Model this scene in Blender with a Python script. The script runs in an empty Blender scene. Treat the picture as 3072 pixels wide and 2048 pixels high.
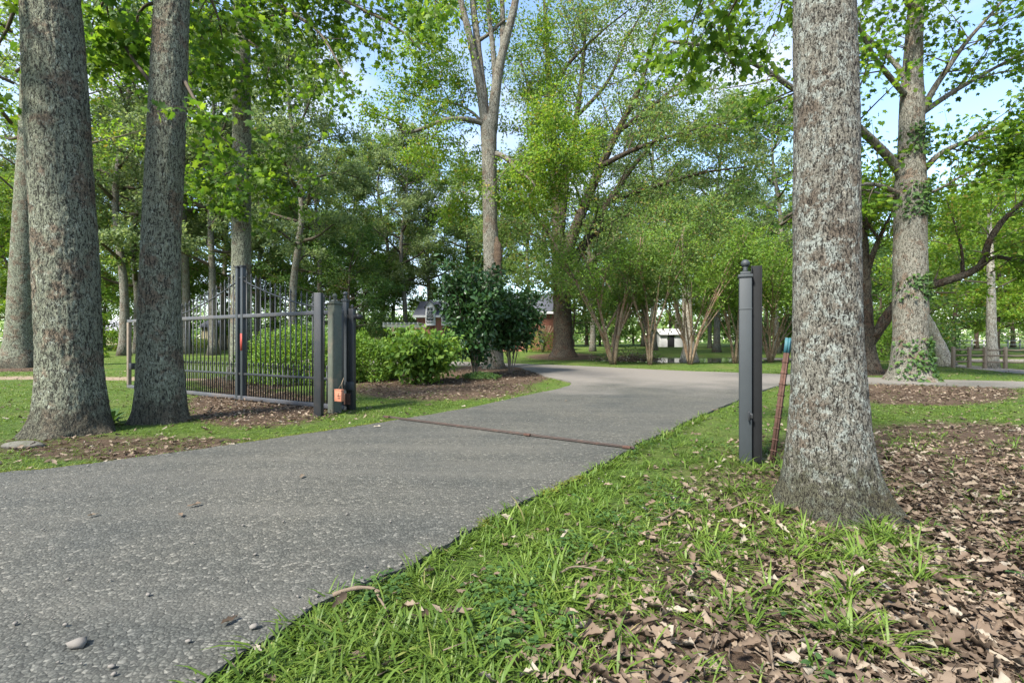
import bpy, bmesh, math, random
import numpy as np
from mathutils import Vector, Matrix
from mathutils.geometry import tessellate_polygon

# ------------------------------------------------------------------ camera, sky, sun, exposure
SC = bpy.context.scene
COL = SC.collection
F = 1451.0            # focal length in photograph pixels (3072 wide)
EYE = 1.25
cam_d = bpy.data.cameras.new('camera')
cam_d.lens = 17.0; cam_d.sensor_width = 36.0; cam_d.clip_start = 0.05; cam_d.clip_end = 3000
cam = bpy.data.objects.new('camera', cam_d); COL.objects.link(cam)
cam.location = (0, 0, EYE); cam.rotation_euler = (math.radians(90), 0, 0)
SC.camera = cam
SUN_DIR = Vector((-0.42, -0.50, 0.75)).normalized()       # towards the sun
elev = math.asin(SUN_DIR.z); rot = math.atan2(SUN_DIR.x, SUN_DIR.y)
W = bpy.data.worlds.new('World'); SC.world = W; W.use_nodes = True
nt = W.node_tree; nt.nodes.clear()
sky = nt.nodes.new('ShaderNodeTexSky'); sky.sky_type = 'NISHITA'; sky.sun_disc = False
sky.sun_elevation = elev; sky.sun_rotation = rot; sky.air_density = 1.0; sky.dust_density = 0.5; sky.ozone_density = 1.5
tc = nt.nodes.new('ShaderNodeTexCoord')
mp = nt.nodes.new('ShaderNodeMapping'); mp.inputs['Scale'].default_value = (1, 1, 2.2)
nz = nt.nodes.new('ShaderNodeTexNoise'); nz.inputs['Scale'].default_value = 2.6; nz.inputs['Detail'].default_value = 7; nz.inputs['Roughness'].default_value = 0.55
rp = nt.nodes.new('ShaderNodeValToRGB'); rp.color_ramp.elements[0].position = 0.44; rp.color_ramp.elements[1].position = 0.70
mx = nt.nodes.new('ShaderNodeMix'); mx.data_type = 'RGBA'
mx.inputs[7].default_value = (2.5, 2.6, 2.85, 1)
bg = nt.nodes.new('ShaderNodeBackground'); bg.inputs['Strength'].default_value = 0.105
wo = nt.nodes.new('ShaderNodeOutputWorld')
L = nt.links.new
L(tc.outputs['Generated'], mp.inputs['Vector']); L(mp.outputs[0], nz.inputs['Vector']); L(nz.outputs[0], rp.inputs[0])
L(rp.outputs[0], mx.inputs[0]); L(sky.outputs[0], mx.inputs[6]); L(mx.outputs[2], bg.inputs[0]); L(bg.outputs[0], wo.inputs[0])
sd = bpy.data.lights.new('sun', 'SUN'); sd.energy = 3.1; sd.angle = math.radians(9); sd.color = (1.0, 0.95, 0.86)
so = bpy.data.objects.new('sun', sd); COL.objects.link(so)
so.rotation_euler = SUN_DIR.to_track_quat('Z', 'Y').to_euler(); so.location = (0, 0, 60)
VS = SC.view_settings
VS.view_transform = 'Standard'; VS.look = 'None'; VS.gamma = 1.0; VS.use_curve_mapping = False; VS.exposure = 2.1
cy = SC.cycles
cy.max_bounces = 6; cy.diffuse_bounces = 3; cy.glossy_bounces = 2; cy.transmission_bounces = 5; cy.transparent_max_bounces = 4
cy.caustics_reflective = False; cy.caustics_refractive = False

# ------------------------------------------------------------------ helpers
R = np.random.default_rng(7)
def gz(Y):
    Y = np.asarray(Y, float)
    return np.clip(0.012 * (Y - 10.0), 0.0, 0.84)
def P(px, py, d):
    return np.array([(px - 1536.0) / F * d, d, EYE - (py - 1024.0) / F * d])
def gdepth(py):
    v = (py - 1024.0) / F
    d = EYE / v
    if d > 10: d = (EYE + 0.12) / (v + 0.012)
    if d > 80: d = 80.0
    return d
def G(px, py):
    p = P(px, py, gdepth(py)); p[2] = float(gz(p[1])); return p
def proj(X, Y, Z=None):
    if Z is None: Z = gz(Y)
    return 1536 + F * X / Y, 1024 + F * (EYE - Z) / Y
def smooth(a, b, x):
    t = np.clip((x - a) / (b - a), 0, 1); return t * t * (3 - 2 * t)
def _h(i, j, k):
    n = (i * 374761393 + j * 668265263 + k * 2147483647 + 1013904223) & 0xFFFFFFFF
    n = ((n ^ (n >> 13)) * 1274126177) & 0xFFFFFFFF
    return ((n ^ (n >> 16)) & 0xFFFF) / 65535.0
def vn(x, y, z=None):
    x = np.asarray(x, float); y = np.asarray(y, float); z = np.zeros_like(x) if z is None else np.asarray(z, float)
    i = np.floor(x).astype(np.int64); j = np.floor(y).astype(np.int64); k = np.floor(z).astype(np.int64)
    u = x - i; v = y - j; w = z - k
    u = u * u * (3 - 2 * u); v = v * v * (3 - 2 * v); w = w * w * (3 - 2 * w)
    def l(a, b, t): return a + (b - a) * t
    c = lambda a, b, d: _h(i + a, j + b, k + d)
    return l(l(l(c(0,0,0), c(1,0,0), u), l(c(0,1,0), c(1,1,0), u), v), l(l(c(0,0,1), c(1,0,1), u), l(c(0,1,1), c(1,1,1), u), v), w)
def nrm(a): 
    a = np.asarray(a, float); return a / np.maximum(np.linalg.norm(a, axis=-1, keepdims=True), 1e-9)

def mk_mesh(name, V, faces, rnd=None, smooth_=False, mat=None):
    V = np.asarray(V, np.float32)
    me = bpy.data.meshes.new(name)
    faces = [np.asarray(f, np.int32) for f in faces if len(f)]
    nl = sum(f.size for f in faces); nf = sum(len(f) for f in faces)
    me.vertices.add(len(V)); me.loops.add(nl); me.polygons.add(nf)
    me.vertices.foreach_set('co', V.ravel())
    me.loops.foreach_set('vertex_index', np.concatenate([f.ravel() for f in faces]))
    tot = np.concatenate([np.full(len(f), f.shape[1], np.int32) for f in faces])
    st = np.concatenate([[0], np.cumsum(tot)[:-1]]).astype(np.int32)
    me.polygons.foreach_set('loop_start', st); me.polygons.foreach_set('loop_total', tot)
    if smooth_: me.polygons.foreach_set('use_smooth', np.ones(nf, bool))
    if rnd is not None:
        a = me.attributes.new('rnd', 'FLOAT', 'POINT'); a.data.foreach_set('value', np.asarray(rnd, np.float32))
    me.update(calc_edges=True)
    if mat: me.materials.append(mat)
    return me
def link(name, me, parent=None, loc=None):
    o = bpy.data.objects.new(name, me); COL.objects.link(o)
    if parent: o.parent = parent
    if loc is not None: o.location = loc
    return o
def tag(o, label, cat, group=None, kind=None):
    if label: o['label'] = label
    if cat: o['category'] = cat
    if group: o['group'] = group
    if kind: o['kind'] = kind
    return o
def thing(name, label, cat, loc=(0, 0, 0), rz=0.0, group=None):
    o = bpy.data.objects.new(name, None); COL.objects.link(o)
    o.location = [float(c) for c in loc]; o.rotation_euler = (0, 0, rz); o.empty_display_size = 0.2
    return tag(o, label, cat, group)
def dup(root, loc, rz=0.0, sc=1.0, label=None, group=None):
    r = root.copy(); COL.objects.link(r); r.location = [float(c) for c in loc]; r.rotation_euler = (0, 0, rz)
    r.scale = (sc, sc, sc) if not hasattr(sc, '__len__') else sc
    if label: r['label'] = label
    if group: r['group'] = group
    for ch in list(root.children):
        c = ch.copy(); COL.objects.link(c); c.parent = r
        for g in ch.children:
            d = g.copy(); COL.objects.link(d); d.parent = c
    return r

class Acc:
    def __init__(s): s.V = []; s.F3 = []; s.F4 = []; s.n = 0
    def add(s, V, F4=None, F3=None):
        V = np.asarray(V, float); s.V.append(V)
        if F4 is not None and len(F4): s.F4.append(np.asarray(F4, np.int64) + s.n)
        if F3 is not None and len(F3): s.F3.append(np.asarray(F3, np.int64) + s.n)
        s.n += len(V)
    def box(s, c, size, rz=0.0, M=None):
        x, y, z = [v / 2 for v in size]
        V = np.array([[-x,-y,-z],[x,-y,-z],[x,y,-z],[-x,y,-z],[-x,-y,z],[x,-y,z],[x,y,z],[-x,y,z]])
        if M is not None: V = V @ np.asarray(M).T
        if rz: 
            cs, sn = math.cos(rz), math.sin(rz); V = V @ np.array([[cs, sn, 0], [-sn, cs, 0], [0, 0, 1]])
        s.add(V + np.asarray(c), [[0,3,2,1],[4,5,6,7],[0,1,5,4],[1,2,6,5],[2,3,7,6],[3,0,4,7]])
    def tube(s, pts, rad, sides=6, cap=True, phase=0.0):
        pts = np.asarray(pts, float); n = len(pts); rad = np.broadcast_to(np.asarray(rad, float), (n,))
        T = nrm(np.gradient(pts, axis=0)); ref = np.array([1.0, 0, 0]) if abs(T[0][0]) < 0.8 else np.array([0, 1.0, 0])
        A = np.zeros((n, 3)); a = ref - T[0] * (ref @ T[0])
        for i in range(n):
            a = a - T[i] * (a @ T[i]); a /= max(np.linalg.norm(a), 1e-9); A[i] = a
        B = np.cross(T, A); th = np.arange(sides) / sides * 2 * math.pi + phase
        V = pts[:, None] + rad[:, None, None] * (np.cos(th)[None, :, None] * A[:, None] + np.sin(th)[None, :, None] * B[:, None])
        i = np.arange(n - 1)[:, None] * sides; j = np.arange(sides)[None]; j2 = (j + 1) % sides
        Fq = np.stack([i + j, i + j2, i + sides + j2, i + sides + j], -1).reshape(-1, 4)
        V = V.reshape(-1, 3); F3 = []
        if cap:
            V = np.vstack([V, pts[0], pts[-1]]); k = n * sides; m = (n - 1) * sides
            for q in range(sides):
                F3.append([k, (q + 1) % sides, q]); F3.append([k + 1, m + q, m + (q + 1) % sides])
        s.add(V, Fq, F3)
    def lathe(s, prof, c, sides=16):
        prof = np.asarray(prof, float); s.tube(np.stack([np.full(len(prof), c[0]), np.full(len(prof), c[1]), c[2] + prof[:, 1]], 1), prof[:, 0], sides)
    def spikes(s, S, E, r):
        S = np.asarray(S); E = np.asarray(E); n = len(S)
        if n == 0: return
        D = nrm(E - S); ref = np.where(np.abs(D[:, 2:3]) > 0.8, np.array([[1.0, 0, 0]]), np.array([[0, 0, 1.0]]))
        A = nrm(np.cross(D, ref)); B = np.cross(D, A); r = np.broadcast_to(np.asarray(r, float), (n,))[:, None]
        V = np.stack([S + r * A, S + r * (-0.5 * A + 0.87 * B), S + r * (-0.5 * A - 0.87 * B), E], 1).reshape(-1, 3)
        b = np.arange(n)[:, None] * 4
        s.add(V, None, np.concatenate([b + [0, 1, 3], b + [1, 2, 3], b + [2, 0, 3]]))
    def mesh(s, name, mat, smooth_=False):
        return mk_mesh(name, np.vstack(s.V), ([np.vstack(s.F3)] if s.F3 else []) + ([np.vstack(s.F4)] if s.F4 else []), None, smooth_, mat)
    def obj(s, name, mat, parent=None, smooth_=False, bevel=0.0):
        o = link(name, s.mesh(name, mat, smooth_), parent)
        if bevel:
            m = o.modifiers.new('bevel', 'BEVEL'); m.width = bevel; m.segments = 2; m.limit_method = 'ANGLE'
        return o

# leaf templates: x along the leaf, y across, z up
def T_simple():
    return np.array([[0, 0, 0], [0.45, 0.24, 0.07], [1, 0, -0.06], [0.45, -0.24, 0.07]]), np.array([[0, 1, 2], [0, 2, 3]])
def T_broad():
    return np.array([[0, 0, 0], [0.28, 0.25, 0.06], [0.68, 0.2, 0.05], [1, 0, -0.1], [0.68, -0.2, 0.05], [0.28, -0.25, 0.06], [0.5, 0, 0]]), \
        np.array([[6, 0, 5], [6, 5, 4], [6, 4, 3], [6, 3, 2], [6, 2, 1], [6, 1, 0]])
def T_star():
    V = [[0.42, 0, 0.03]]; ang = [180, 150, 128, 95, 62, 32, 0, -32, -62, -95, -128, -150]; rr = [0.42, 0.30, 0.42, 0.30, 0.55, 0.30, 0.66, 0.33, 0.5, 0.28, 0.46, 0.30]
    for a, r_ in zip(ang, rr):
        V.append([0.42 + r_ * math.cos(math.radians(a)), r_ * math.sin(math.radians(a)), -0.10 * (r_ > 0.4)])
    n = 12
    return np.array(V), np.array([[0, 1 + (i + 1) % n, 1 + i] for i in range(n)])
def T_oak(curl):
    xs = [0, .16, .30, .46, .60, .76, 1.0]; ys = [.012, .13, .10, .25, .16, .24, .02]
    V = []
    for x, y in zip(xs, ys):
        c = curl * (0.6 + 0.8 * x); w = 0.10 * math.sin(9 * x)
        V += [[x, y * (1 - .25 * abs(curl)), c * y * 1.1 + w * y * 3 + .25 * curl * (x - .5) ** 2], [x, 0, .3 * curl * (x - .5) ** 2], [x, -y * (1 - .25 * abs(curl)), c * y * .8 - w * y * 2 + .25 * curl * (x - .5) ** 2]]
    Ft = []
    for i in range(len(xs) - 1):
        a = 3 * i; Ft += [[a, a + 1, a + 4], [a, a + 4, a + 3], [a + 1, a + 2, a + 5], [a + 1, a + 5, a + 4]]
    return np.array(V), np.array(Ft)
def place(Pp, D, N, S, tmpl, rng, rnd=None):
    TV, TF = tmpl; n = len(Pp); k = len(TV)
    D = nrm(D); Y = nrm(np.cross(N, D)); N2 = np.cross(D, Y); S = np.broadcast_to(np.asarray(S, float), (n,))
    V = Pp[:, None] + S[:, None, None] * (TV[None, :, 0:1] * D[:, None] + TV[None, :, 1:2] * Y[:, None] + TV[None, :, 2:3] * N2[:, None])
    Ft = (TF[None] + (np.arange(n) * k)[:, None, None]).reshape(-1, 3)
    if rnd is None: rnd = rng.random(n)
    return V.reshape(-1, 3), Ft, np.repeat(rnd, k)
def leaf_mesh(name, sets, mat):
    V = []; Fs = []; rr = []; o = 0
    for v, f, r in sets:
        V.append(v); Fs.append(f + o); rr.append(r); o += len(v)
    return mk_mesh(name, np.vstack(V), [np.vstack(Fs)], np.concatenate(rr), False, mat)

# ------------------------------------------------------------------ materials
def newmat(name):
    m = bpy.data.materials.new(name); m.use_nodes = True; t = m.node_tree; t.nodes.clear()
    o = t.nodes.new('ShaderNodeOutputMaterial'); return m, t, o
def N(t, kind, **kw):
    n = t.nodes.new(kind)
    for k, v in kw.items():
        if k in ('data_type', 'blend_type', 'feature', 'operation', 'distance', 'attribute_name', 'noise_dimensions', 'voronoi_dimensions', 'wave_type', 'bands_direction'): setattr(n, k, v)
        else: n.inputs[k].default_value = v
    return n
def ramp(t, stops, inp=None):
    r = t.nodes.new('ShaderNodeValToRGB'); e = r.color_ramp.elements
    while len(e) < len(stops): e.new(0.5)
    for el, (p, c) in zip(e, stops):
        el.position = p; el.color = (c[0], c[1], c[2], 1) if hasattr(c, '__len__') else (c, c, c, 1)
    if inp is not None: t.links.new(inp, r.inputs[0])
    return r
def mixc(t, fac, a, b, blend='MIX'):
    m = t.nodes.new('ShaderNodeMix'); m.data_type = 'RGBA'; m.blend_type = blend
    for i, v in ((0, fac), (6, a), (7, b)):
        if isinstance(v, (int, float)): m.inputs[i].default_value = v
        elif hasattr(v, '__len__'): m.inputs[i].default_value = (v[0], v[1], v[2], 1)
        else: t.links.new(v, m.inputs[i])
    return m.outputs[2]
def pos(t, scale=(1, 1, 1), obj=False):
    g = t.nodes.new('ShaderNodeTexCoord'); m = t.nodes.new('ShaderNodeMapping'); m.inputs['Scale'].default_value = scale
    if obj: t.links.new(g.outputs['Object'], m.inputs[0])
    else:
        ge = t.nodes.new('ShaderNodeNewGeometry'); t.links.new(ge.outputs['Position'], m.inputs[0])
    return m.outputs[0]
def noise(t, vec, scale, detail=4, rough=0.55, dist=0.0):
    n = N(t, 'ShaderNodeTexNoise', Scale=scale, Detail=detail, Roughness=rough, Distortion=dist); t.links.new(vec, n.inputs['Vector']); return n.outputs[0]
def voro(t, vec, scale, feature='F1', out=0, rnd=1.0):
    n = N(t, 'ShaderNodeTexVoronoi', feature=feature, Scale=scale, Randomness=rnd); t.links.new(vec, n.inputs['Vector']); return n.outputs[out]
def princ(t, o, color, rough=0.8, spec=0.3, bump=None, bs=0.5, bd=0.01, metal=0.0):
    b = t.nodes.new('ShaderNodeBsdfPrincipled')
    for nm, v in (('Base Color', color), ('Roughness', rough)):
        if hasattr(v, 'links') or hasattr(v, 'is_linked'): t.links.new(v, b.inputs[nm])
        elif hasattr(v, '__len__'): b.inputs[nm].default_value = (v[0], v[1], v[2], 1)
        else: b.inputs[nm].default_value = v
    b.inputs['Specular IOR Level'].default_value = spec; b.inputs['Metallic'].default_value = metal
    if bump is not None:
        u = t.nodes.new('ShaderNodeBump'); u.inputs['Strength'].default_value = bs; u.inputs['Distance'].default_value = bd
        t.links.new(bump, u.inputs['Height']); t.links.new(u.outputs[0], b.inputs['Normal'])
    t.links.new(b.outputs[0], o.inputs[0]); return b
def leaf_mat(name, c0, c1, c2, trans=0.45, tcol=None, rough=0.55, spec=0.25, odd=None):
    m, t, o = newmat(name)
    a = N(t, 'ShaderNodeAttribute', attribute_name='rnd')
    st = [(0.0, c0), (0.5, c1), (0.93, c2)]
    if odd: st = [(0.0, c0), (0.45, c1), (0.88, c2), (0.97, odd)]
    r = ramp(t, st, a.outputs['Fac'])
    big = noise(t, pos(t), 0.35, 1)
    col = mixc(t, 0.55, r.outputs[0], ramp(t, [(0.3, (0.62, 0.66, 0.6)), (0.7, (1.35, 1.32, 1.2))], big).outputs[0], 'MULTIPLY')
    b = t.nodes.new('ShaderNodeBsdfPrincipled'); t.links.new(col, b.inputs['Base Color']); b.inputs['Roughness'].default_value = rough; b.inputs['Specular IOR Level'].default_value = spec
    tr = t.nodes.new('ShaderNodeBsdfTranslucent')
    tcv = mixc(t, 1.0, col, tcol or (1.55, 1.45, 0.75), 'MULTIPLY'); t.links.new(tcv, tr.inputs[0])
    mx_ = t.nodes.new('ShaderNodeMixShader'); mx_.inputs[0].default_value = trans
    t.links.new(b.outputs[0], mx_.inputs[1]); t.links.new(tr.outputs[0], mx_.inputs[2]); t.links.new(mx_.outputs[0], o.inputs[0])
    return m
def bark_mat(name, plate, plate2, crack, lichen, brown, sc=1.0, lich=0.5, brn=0.55, moss=None, depth=0.02):
    m, t, o = newmat(name)
    p = pos(t, obj=True)
    def stretched(k, kz, detail, rough, dist):
        v = N(t, 'ShaderNodeVectorMath', operation='MULTIPLY'); t.links.new(p, v.inputs[0]); v.inputs[1].default_value = (k * sc, k * sc, kz * sc); return noise(t, v.outputs[0], 1.0, detail, rough, dist)
    n1 = stretched(36, 11, 5, 0.68, 0.9); n2 = stretched(70, 34, 4, 0.65, 0.5)
    fine = noise(t, p, 90 * sc, 3, 0.7); mid = noise(t, p, 9 * sc, 4, 0.6); big = noise(t, p, 2.6, 4, 0.65)
    col = mixc(t, ramp(t, [(0.35, 0), (0.65, 1)], fine).outputs[0], plate, plate2)
    col = mixc(t, ramp(t, [(0.52 + 0.25 * (0.5 - brn), 0), (0.60 + 0.25 * (0.5 - brn), 0.8)], big).outputs[0], col, brown)
    lm = noise(t, p, 11, 5, 0.75)
    col = mixc(t, ramp(t, [(0.60 - 0.14 * lich, 0), (0.68 - 0.14 * lich, 0.9)], lm).outputs[0], col, lichen)
    if moss:
        sp = t.nodes.new('ShaderNodeSeparateXYZ'); t.links.new(p, sp.inputs[0])
        hm = N(t, 'ShaderNodeMath', operation='MULTIPLY_ADD'); t.links.new(sp.outputs[2], hm.inputs[0]); hm.inputs[1].default_value = -0.9; t.links.new(mid, hm.inputs[2])
        col = mixc(t, ramp(t, [(0.05, 0), (0.3, 0.75)], hm.outputs[0]).outputs[0], col, moss)
    ck = mixc(t, 0.42, n1, n2)
    col = mixc(t, ramp(t, [(0.445, 1.0), (0.52, 0)], ck).outputs[0], col, crack)
    hgt = mixc(t, 0.15, ramp(t, [(0.40, 0), (0.60, 1)], ck).outputs[0], fine)
    princ(t, o, col, 0.9, 0.12, hgt, 1.0, depth)
    return m
def plain(name, c, rough=0.6, spec=0.3, var=0.25, sc=6.0, metal=0.0, bump=0.0, stain=None):
    m, t, o = newmat(name); p = pos(t)
    n = noise(t, p, sc, 5, 0.6)
    col = mixc(t, n, [x * (1 - var) for x in c], [min(1, x * (1 + var)) for x in c])
    if stain: col = mixc(t, ramp(t, [(0.5, 0), (0.68, 0.9)], noise(t, p, sc * 0.6, 6, 0.65)).outputs[0], col, stain)
    princ(t, o, col, rough, spec, noise(t, p, sc * 12, 4) if bump else None, bump, 0.004, metal)
    return m

M = {}
M['bark_left'] = bark_mat('bark_left', (0.19, 0.20, 0.14), (0.33, 0.345, 0.255), (0.04, 0.038, 0.03), (0.39, 0.42, 0.335), (0.21, 0.15, 0.105), 1.1, 0.35, 0.55, (0.10, 0.09, 0.065), 0.03)
M['bark_right'] = bark_mat('bark_right', (0.17, 0.16, 0.13), (0.33, 0.315, 0.26), (0.025, 0.022, 0.018), (0.38, 0.41, 0.365), (0.15, 0.115, 0.085), 1.9, 0.75, 0.5, (0.06, 0.06, 0.028), 0.02)
M['bark_mid'] = bark_mat('bark_mid', (0.16, 0.15, 0.12), (0.27, 0.26, 0.215), (0.05, 0.045, 0.035), (0.30, 0.32, 0.27), (0.17, 0.12, 0.085), 0.8, 0.3, 0.5)
M['bark_dark'] = bark_mat('bark_dark', (0.075, 0.06, 0.045), (0.13, 0.11, 0.085), (0.025, 0.02, 0.015), (0.16, 0.16, 0.13), (0.10, 0.06, 0.04), 0.7, 0.2, 0.6)
M['bark_tan'] = bark_mat('bark_tan', (0.24, 0.17, 0.11), (0.36, 0.28, 0.19), (0.12, 0.08, 0.05), (0.40, 0.36, 0.28), (0.28, 0.16, 0.09), 0.8, 0.3, 0.5)
M['bark_pale'] = bark_mat('bark_pale', (0.36, 0.33, 0.27), (0.50, 0.47, 0.40), (0.17, 0.15, 0.12), (0.52, 0.52, 0.45), (0.28, 0.23, 0.17), 0.6, 0.4, 0.4)
M['scar'] = bark_mat('scar', (0.10, 0.075, 0.052), (0.155, 0.115, 0.08), (0.06, 0.04, 0.03), (0.15, 0.12, 0.09), (0.11, 0.078, 0.052), 1.2, 0.2, 0.6)
M['twig'] = plain('twig', (0.085, 0.07, 0.052), 0.9, 0.1, 0.3, 20)
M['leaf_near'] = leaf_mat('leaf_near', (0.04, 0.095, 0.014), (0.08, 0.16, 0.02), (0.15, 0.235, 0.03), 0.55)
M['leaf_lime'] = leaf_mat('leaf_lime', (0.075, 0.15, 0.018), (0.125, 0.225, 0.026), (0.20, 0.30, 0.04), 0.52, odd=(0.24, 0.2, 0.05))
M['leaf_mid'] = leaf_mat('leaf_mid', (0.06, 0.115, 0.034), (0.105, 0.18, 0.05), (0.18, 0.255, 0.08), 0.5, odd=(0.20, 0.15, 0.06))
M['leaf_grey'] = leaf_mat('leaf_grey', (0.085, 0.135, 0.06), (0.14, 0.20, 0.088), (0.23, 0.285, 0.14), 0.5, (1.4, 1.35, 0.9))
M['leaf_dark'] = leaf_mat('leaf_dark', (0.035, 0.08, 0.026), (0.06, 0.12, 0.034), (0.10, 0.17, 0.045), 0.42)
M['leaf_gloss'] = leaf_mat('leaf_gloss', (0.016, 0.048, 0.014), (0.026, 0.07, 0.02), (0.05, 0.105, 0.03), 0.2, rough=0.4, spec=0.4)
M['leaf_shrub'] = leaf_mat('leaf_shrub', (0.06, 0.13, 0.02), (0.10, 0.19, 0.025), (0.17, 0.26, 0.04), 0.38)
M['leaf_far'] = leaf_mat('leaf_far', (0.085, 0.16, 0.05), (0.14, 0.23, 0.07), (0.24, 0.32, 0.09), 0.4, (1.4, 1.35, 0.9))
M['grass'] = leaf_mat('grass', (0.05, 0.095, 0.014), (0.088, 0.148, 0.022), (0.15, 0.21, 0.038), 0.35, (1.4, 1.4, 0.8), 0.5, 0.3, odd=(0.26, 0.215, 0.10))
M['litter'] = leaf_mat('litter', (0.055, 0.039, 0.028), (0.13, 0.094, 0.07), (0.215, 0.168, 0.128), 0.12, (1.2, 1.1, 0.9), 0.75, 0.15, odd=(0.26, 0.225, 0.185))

def asphalt_mat():
    m, t, o = newmat('asphalt'); p = pos(t)
    v1 = N(t, 'ShaderNodeTexVoronoi', Scale=48.0); t.links.new(p, v1.inputs['Vector'])
    v2 = N(t, 'ShaderNodeTexVoronoi', Scale=135.0); t.links.new(p, v2.inputs['Vector'])
    e1 = voro(t, p, 48, 'DISTANCE_TO_EDGE')
    s1 = N(t, 'ShaderNodeSeparateColor'); t.links.new(v1.outputs['Color'], s1.inputs[0])
    s2 = N(t, 'ShaderNodeSeparateColor'); t.links.new(v2.outputs['Color'], s2.inputs[0])
    c = ramp(t, [(0, (0.024, 0.026, 0.024)), (0.5, (0.058, 0.061, 0.056)), (0.88, (0.10, 0.10, 0.092)), (0.985, (0.19, 0.185, 0.17))], s1.outputs[0]).outputs[0]
    c = mixc(t, 1.0, c, (1.12, 1.12, 1.08), 'MULTIPLY')
    c = mixc(t, 0.45, c, ramp(t, [(0, (0.03, 0.03, 0.028)), (1, (0.11, 0.11, 0.10))], s2.outputs[1]).outputs[0])
    c = mixc(t, ramp(t, [(0.0, 0.6), (0.16, 0)], e1).outputs[0], c, (0.03, 0.029, 0.027))
    big = noise(t, p, 0.7, 5, 0.6)
    c = mixc(t, 1.0, c, ramp(t, [(0.3, (0.74, 0.77, 0.77)), (0.7, (1.24, 1.18, 1.08))], big).outputs[0], 'MULTIPLY')
    st = pos(t, (1, 1, 1)); rot_ = N(t, 'ShaderNodeMapping'); t.links.new(st, rot_.inputs[0]); rot_.inputs['Rotation'].default_value = (0, 0, math.radians(-62)); rot_.inputs['Scale'].default_value = (0.12, 1.1, 1)
    c = mixc(t, ramp(t, [(0.42, 0), (0.72, 0.55)], noise(t, rot_.outputs[0], 2.2, 4)).outputs[0], c, (0.095, 0.091, 0.077))
    # fine cracks
    wob = N(t, 'ShaderNodeTexNoise', Scale=1.6, Detail=5); t.links.new(p, wob.inputs['Vector'])
    vm = N(t, 'ShaderNodeVectorMath', operation='MULTIPLY_ADD'); t.links.new(wob.outputs['Color'], vm.inputs[0]); vm.inputs[1].default_value = (0.8, 0.8, 0); t.links.new(p, vm.inputs[2])
    ce = voro(t, vm.outputs[0], 0.33, 'DISTANCE_TO_EDGE')
    c = mixc(t, ramp(t, [(0.0, 0.35), (0.004, 0)], ce).outputs[0], c, (0.03, 0.028, 0.026))
    # loose pale gravel where the drive widens
    sp = t.nodes.new('ShaderNodeSeparateXYZ'); t.links.new(p, sp.inputs[0])
    ga = N(t, 'ShaderNodeMath', operation='MULTIPLY_ADD'); t.links.new(noise(t, p, 0.5, 4), ga.inputs[0]); ga.inputs[1].default_value = 9.0; t.links.new(sp.outputs[1], ga.inputs[2])
    gr = ramp(t, [(0.0, 0), (1.0, 1)]); mr = N(t, 'ShaderNodeMapRange'); t.links.new(ga.outputs[0], mr.inputs[0]); mr.inputs[1].default_value = 15.5; mr.inputs[2].default_value = 19.5
    gcol = mixc(t, noise(t, p, 30, 3, 0.8), (0.10, 0.09, 0.078), (0.22, 0.20, 0.175))
    c = mixc(t, mr.outputs[0], c, gcol)
    h = mixc(t, 0.5, ramp(t, [(0, 0), (0.5, 1)], e1).outputs[0], s1.outputs[0])
    princ(t, o, c, 0.85, 0.25, h, 0.9, 0.011)
    return m
M['asphalt'] = asphalt_mat()
def ground_mat():
    m, t, o = newmat('ground'); p = pos(t)
    a = N(t, 'ShaderNodeAttribute', attribute_name='litter_mask')
    lawn = mixc(t, ramp(t, [(0.32, 0), (0.68, 1)], noise(t, p, 16, 5, 0.8)).outputs[0], (0.03, 0.058, 0.012), (0.115, 0.175, 0.034))
    lawn = mixc(t, ramp(t, [(0.45, 0), (0.72, 0.6)], noise(t, p, 0.8, 5, 0.6)).outputs[0], lawn, (0.15, 0.145, 0.055))
    lawn = mixc(t, ramp(t, [(0.50, 0), (0.70, 0.55)], noise(t, p, 0.33, 4, 0.6)).outputs[0], lawn, (0.036, 0.085, 0.015))
    soil = mixc(t, noise(t, p, 35, 6, 0.75), (0.035, 0.024, 0.016), (0.125, 0.085, 0.058))
    soil = mixc(t, ramp(t, [(0.45, 0), (0.65, 0.6)], noise(t, p, 5, 5, 0.7)).outputs[0], soil, (0.14, 0.10, 0.07))
    add = N(t, 'ShaderNodeMath', operation='MULTIPLY_ADD'); t.links.new(noise(t, p, 3.0, 6, 0.7), add.inputs[0]); add.inputs[1].default_value = 0.9; t.links.new(a.outputs['Fac'], add.inputs[2])
    f = ramp(t, [(0.55, 0), (1.0, 1)], add.outputs[0]).outputs[0]
    c = mixc(t, f, lawn, soil)
    princ(t, o, c, 0.95, 0.1, noise(t, p, 28, 6, 0.8), 1.0, 0.05)
    return m
M['ground'] = ground_mat()
M['steel'] = plain('steel', (0.018, 0.020, 0.022), 0.45, 0.5, 0.25, 5, 0.0, 0.15, (0.035, 0.032, 0.03))
M['steel_post'] = plain('steel_post', (0.028, 0.034, 0.037), 0.6, 0.45, 0.2, 4, 0.0, 0.1)
M['rail_grey'] = plain('rail_grey', (0.06, 0.062, 0.068), 0.5, 0.4, 0.3, 5, 0.0, 0.1, (0.10, 0.085, 0.075))
M['wood_post'] = plain('wood_post', (0.075, 0.085, 0.068), 0.8, 0.2, 0.3, 9, 0, 0.4, (0.13, 0.11, 0.085))
M['rust'] = plain('rust', (0.065, 0.036, 0.027), 0.85, 0.2, 0.4, 30, 0, 0.5, (0.11, 0.06, 0.045))
M['track_steel'] = plain('track_steel', (0.05, 0.038, 0.032), 0.7, 0.3, 0.4, 20, 0, 0.4, (0.09, 0.055, 0.04))
M['teal'] = plain('teal', (0.03, 0.10, 0.12), 0.6, 0.3, 0.3, 30)
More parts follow.
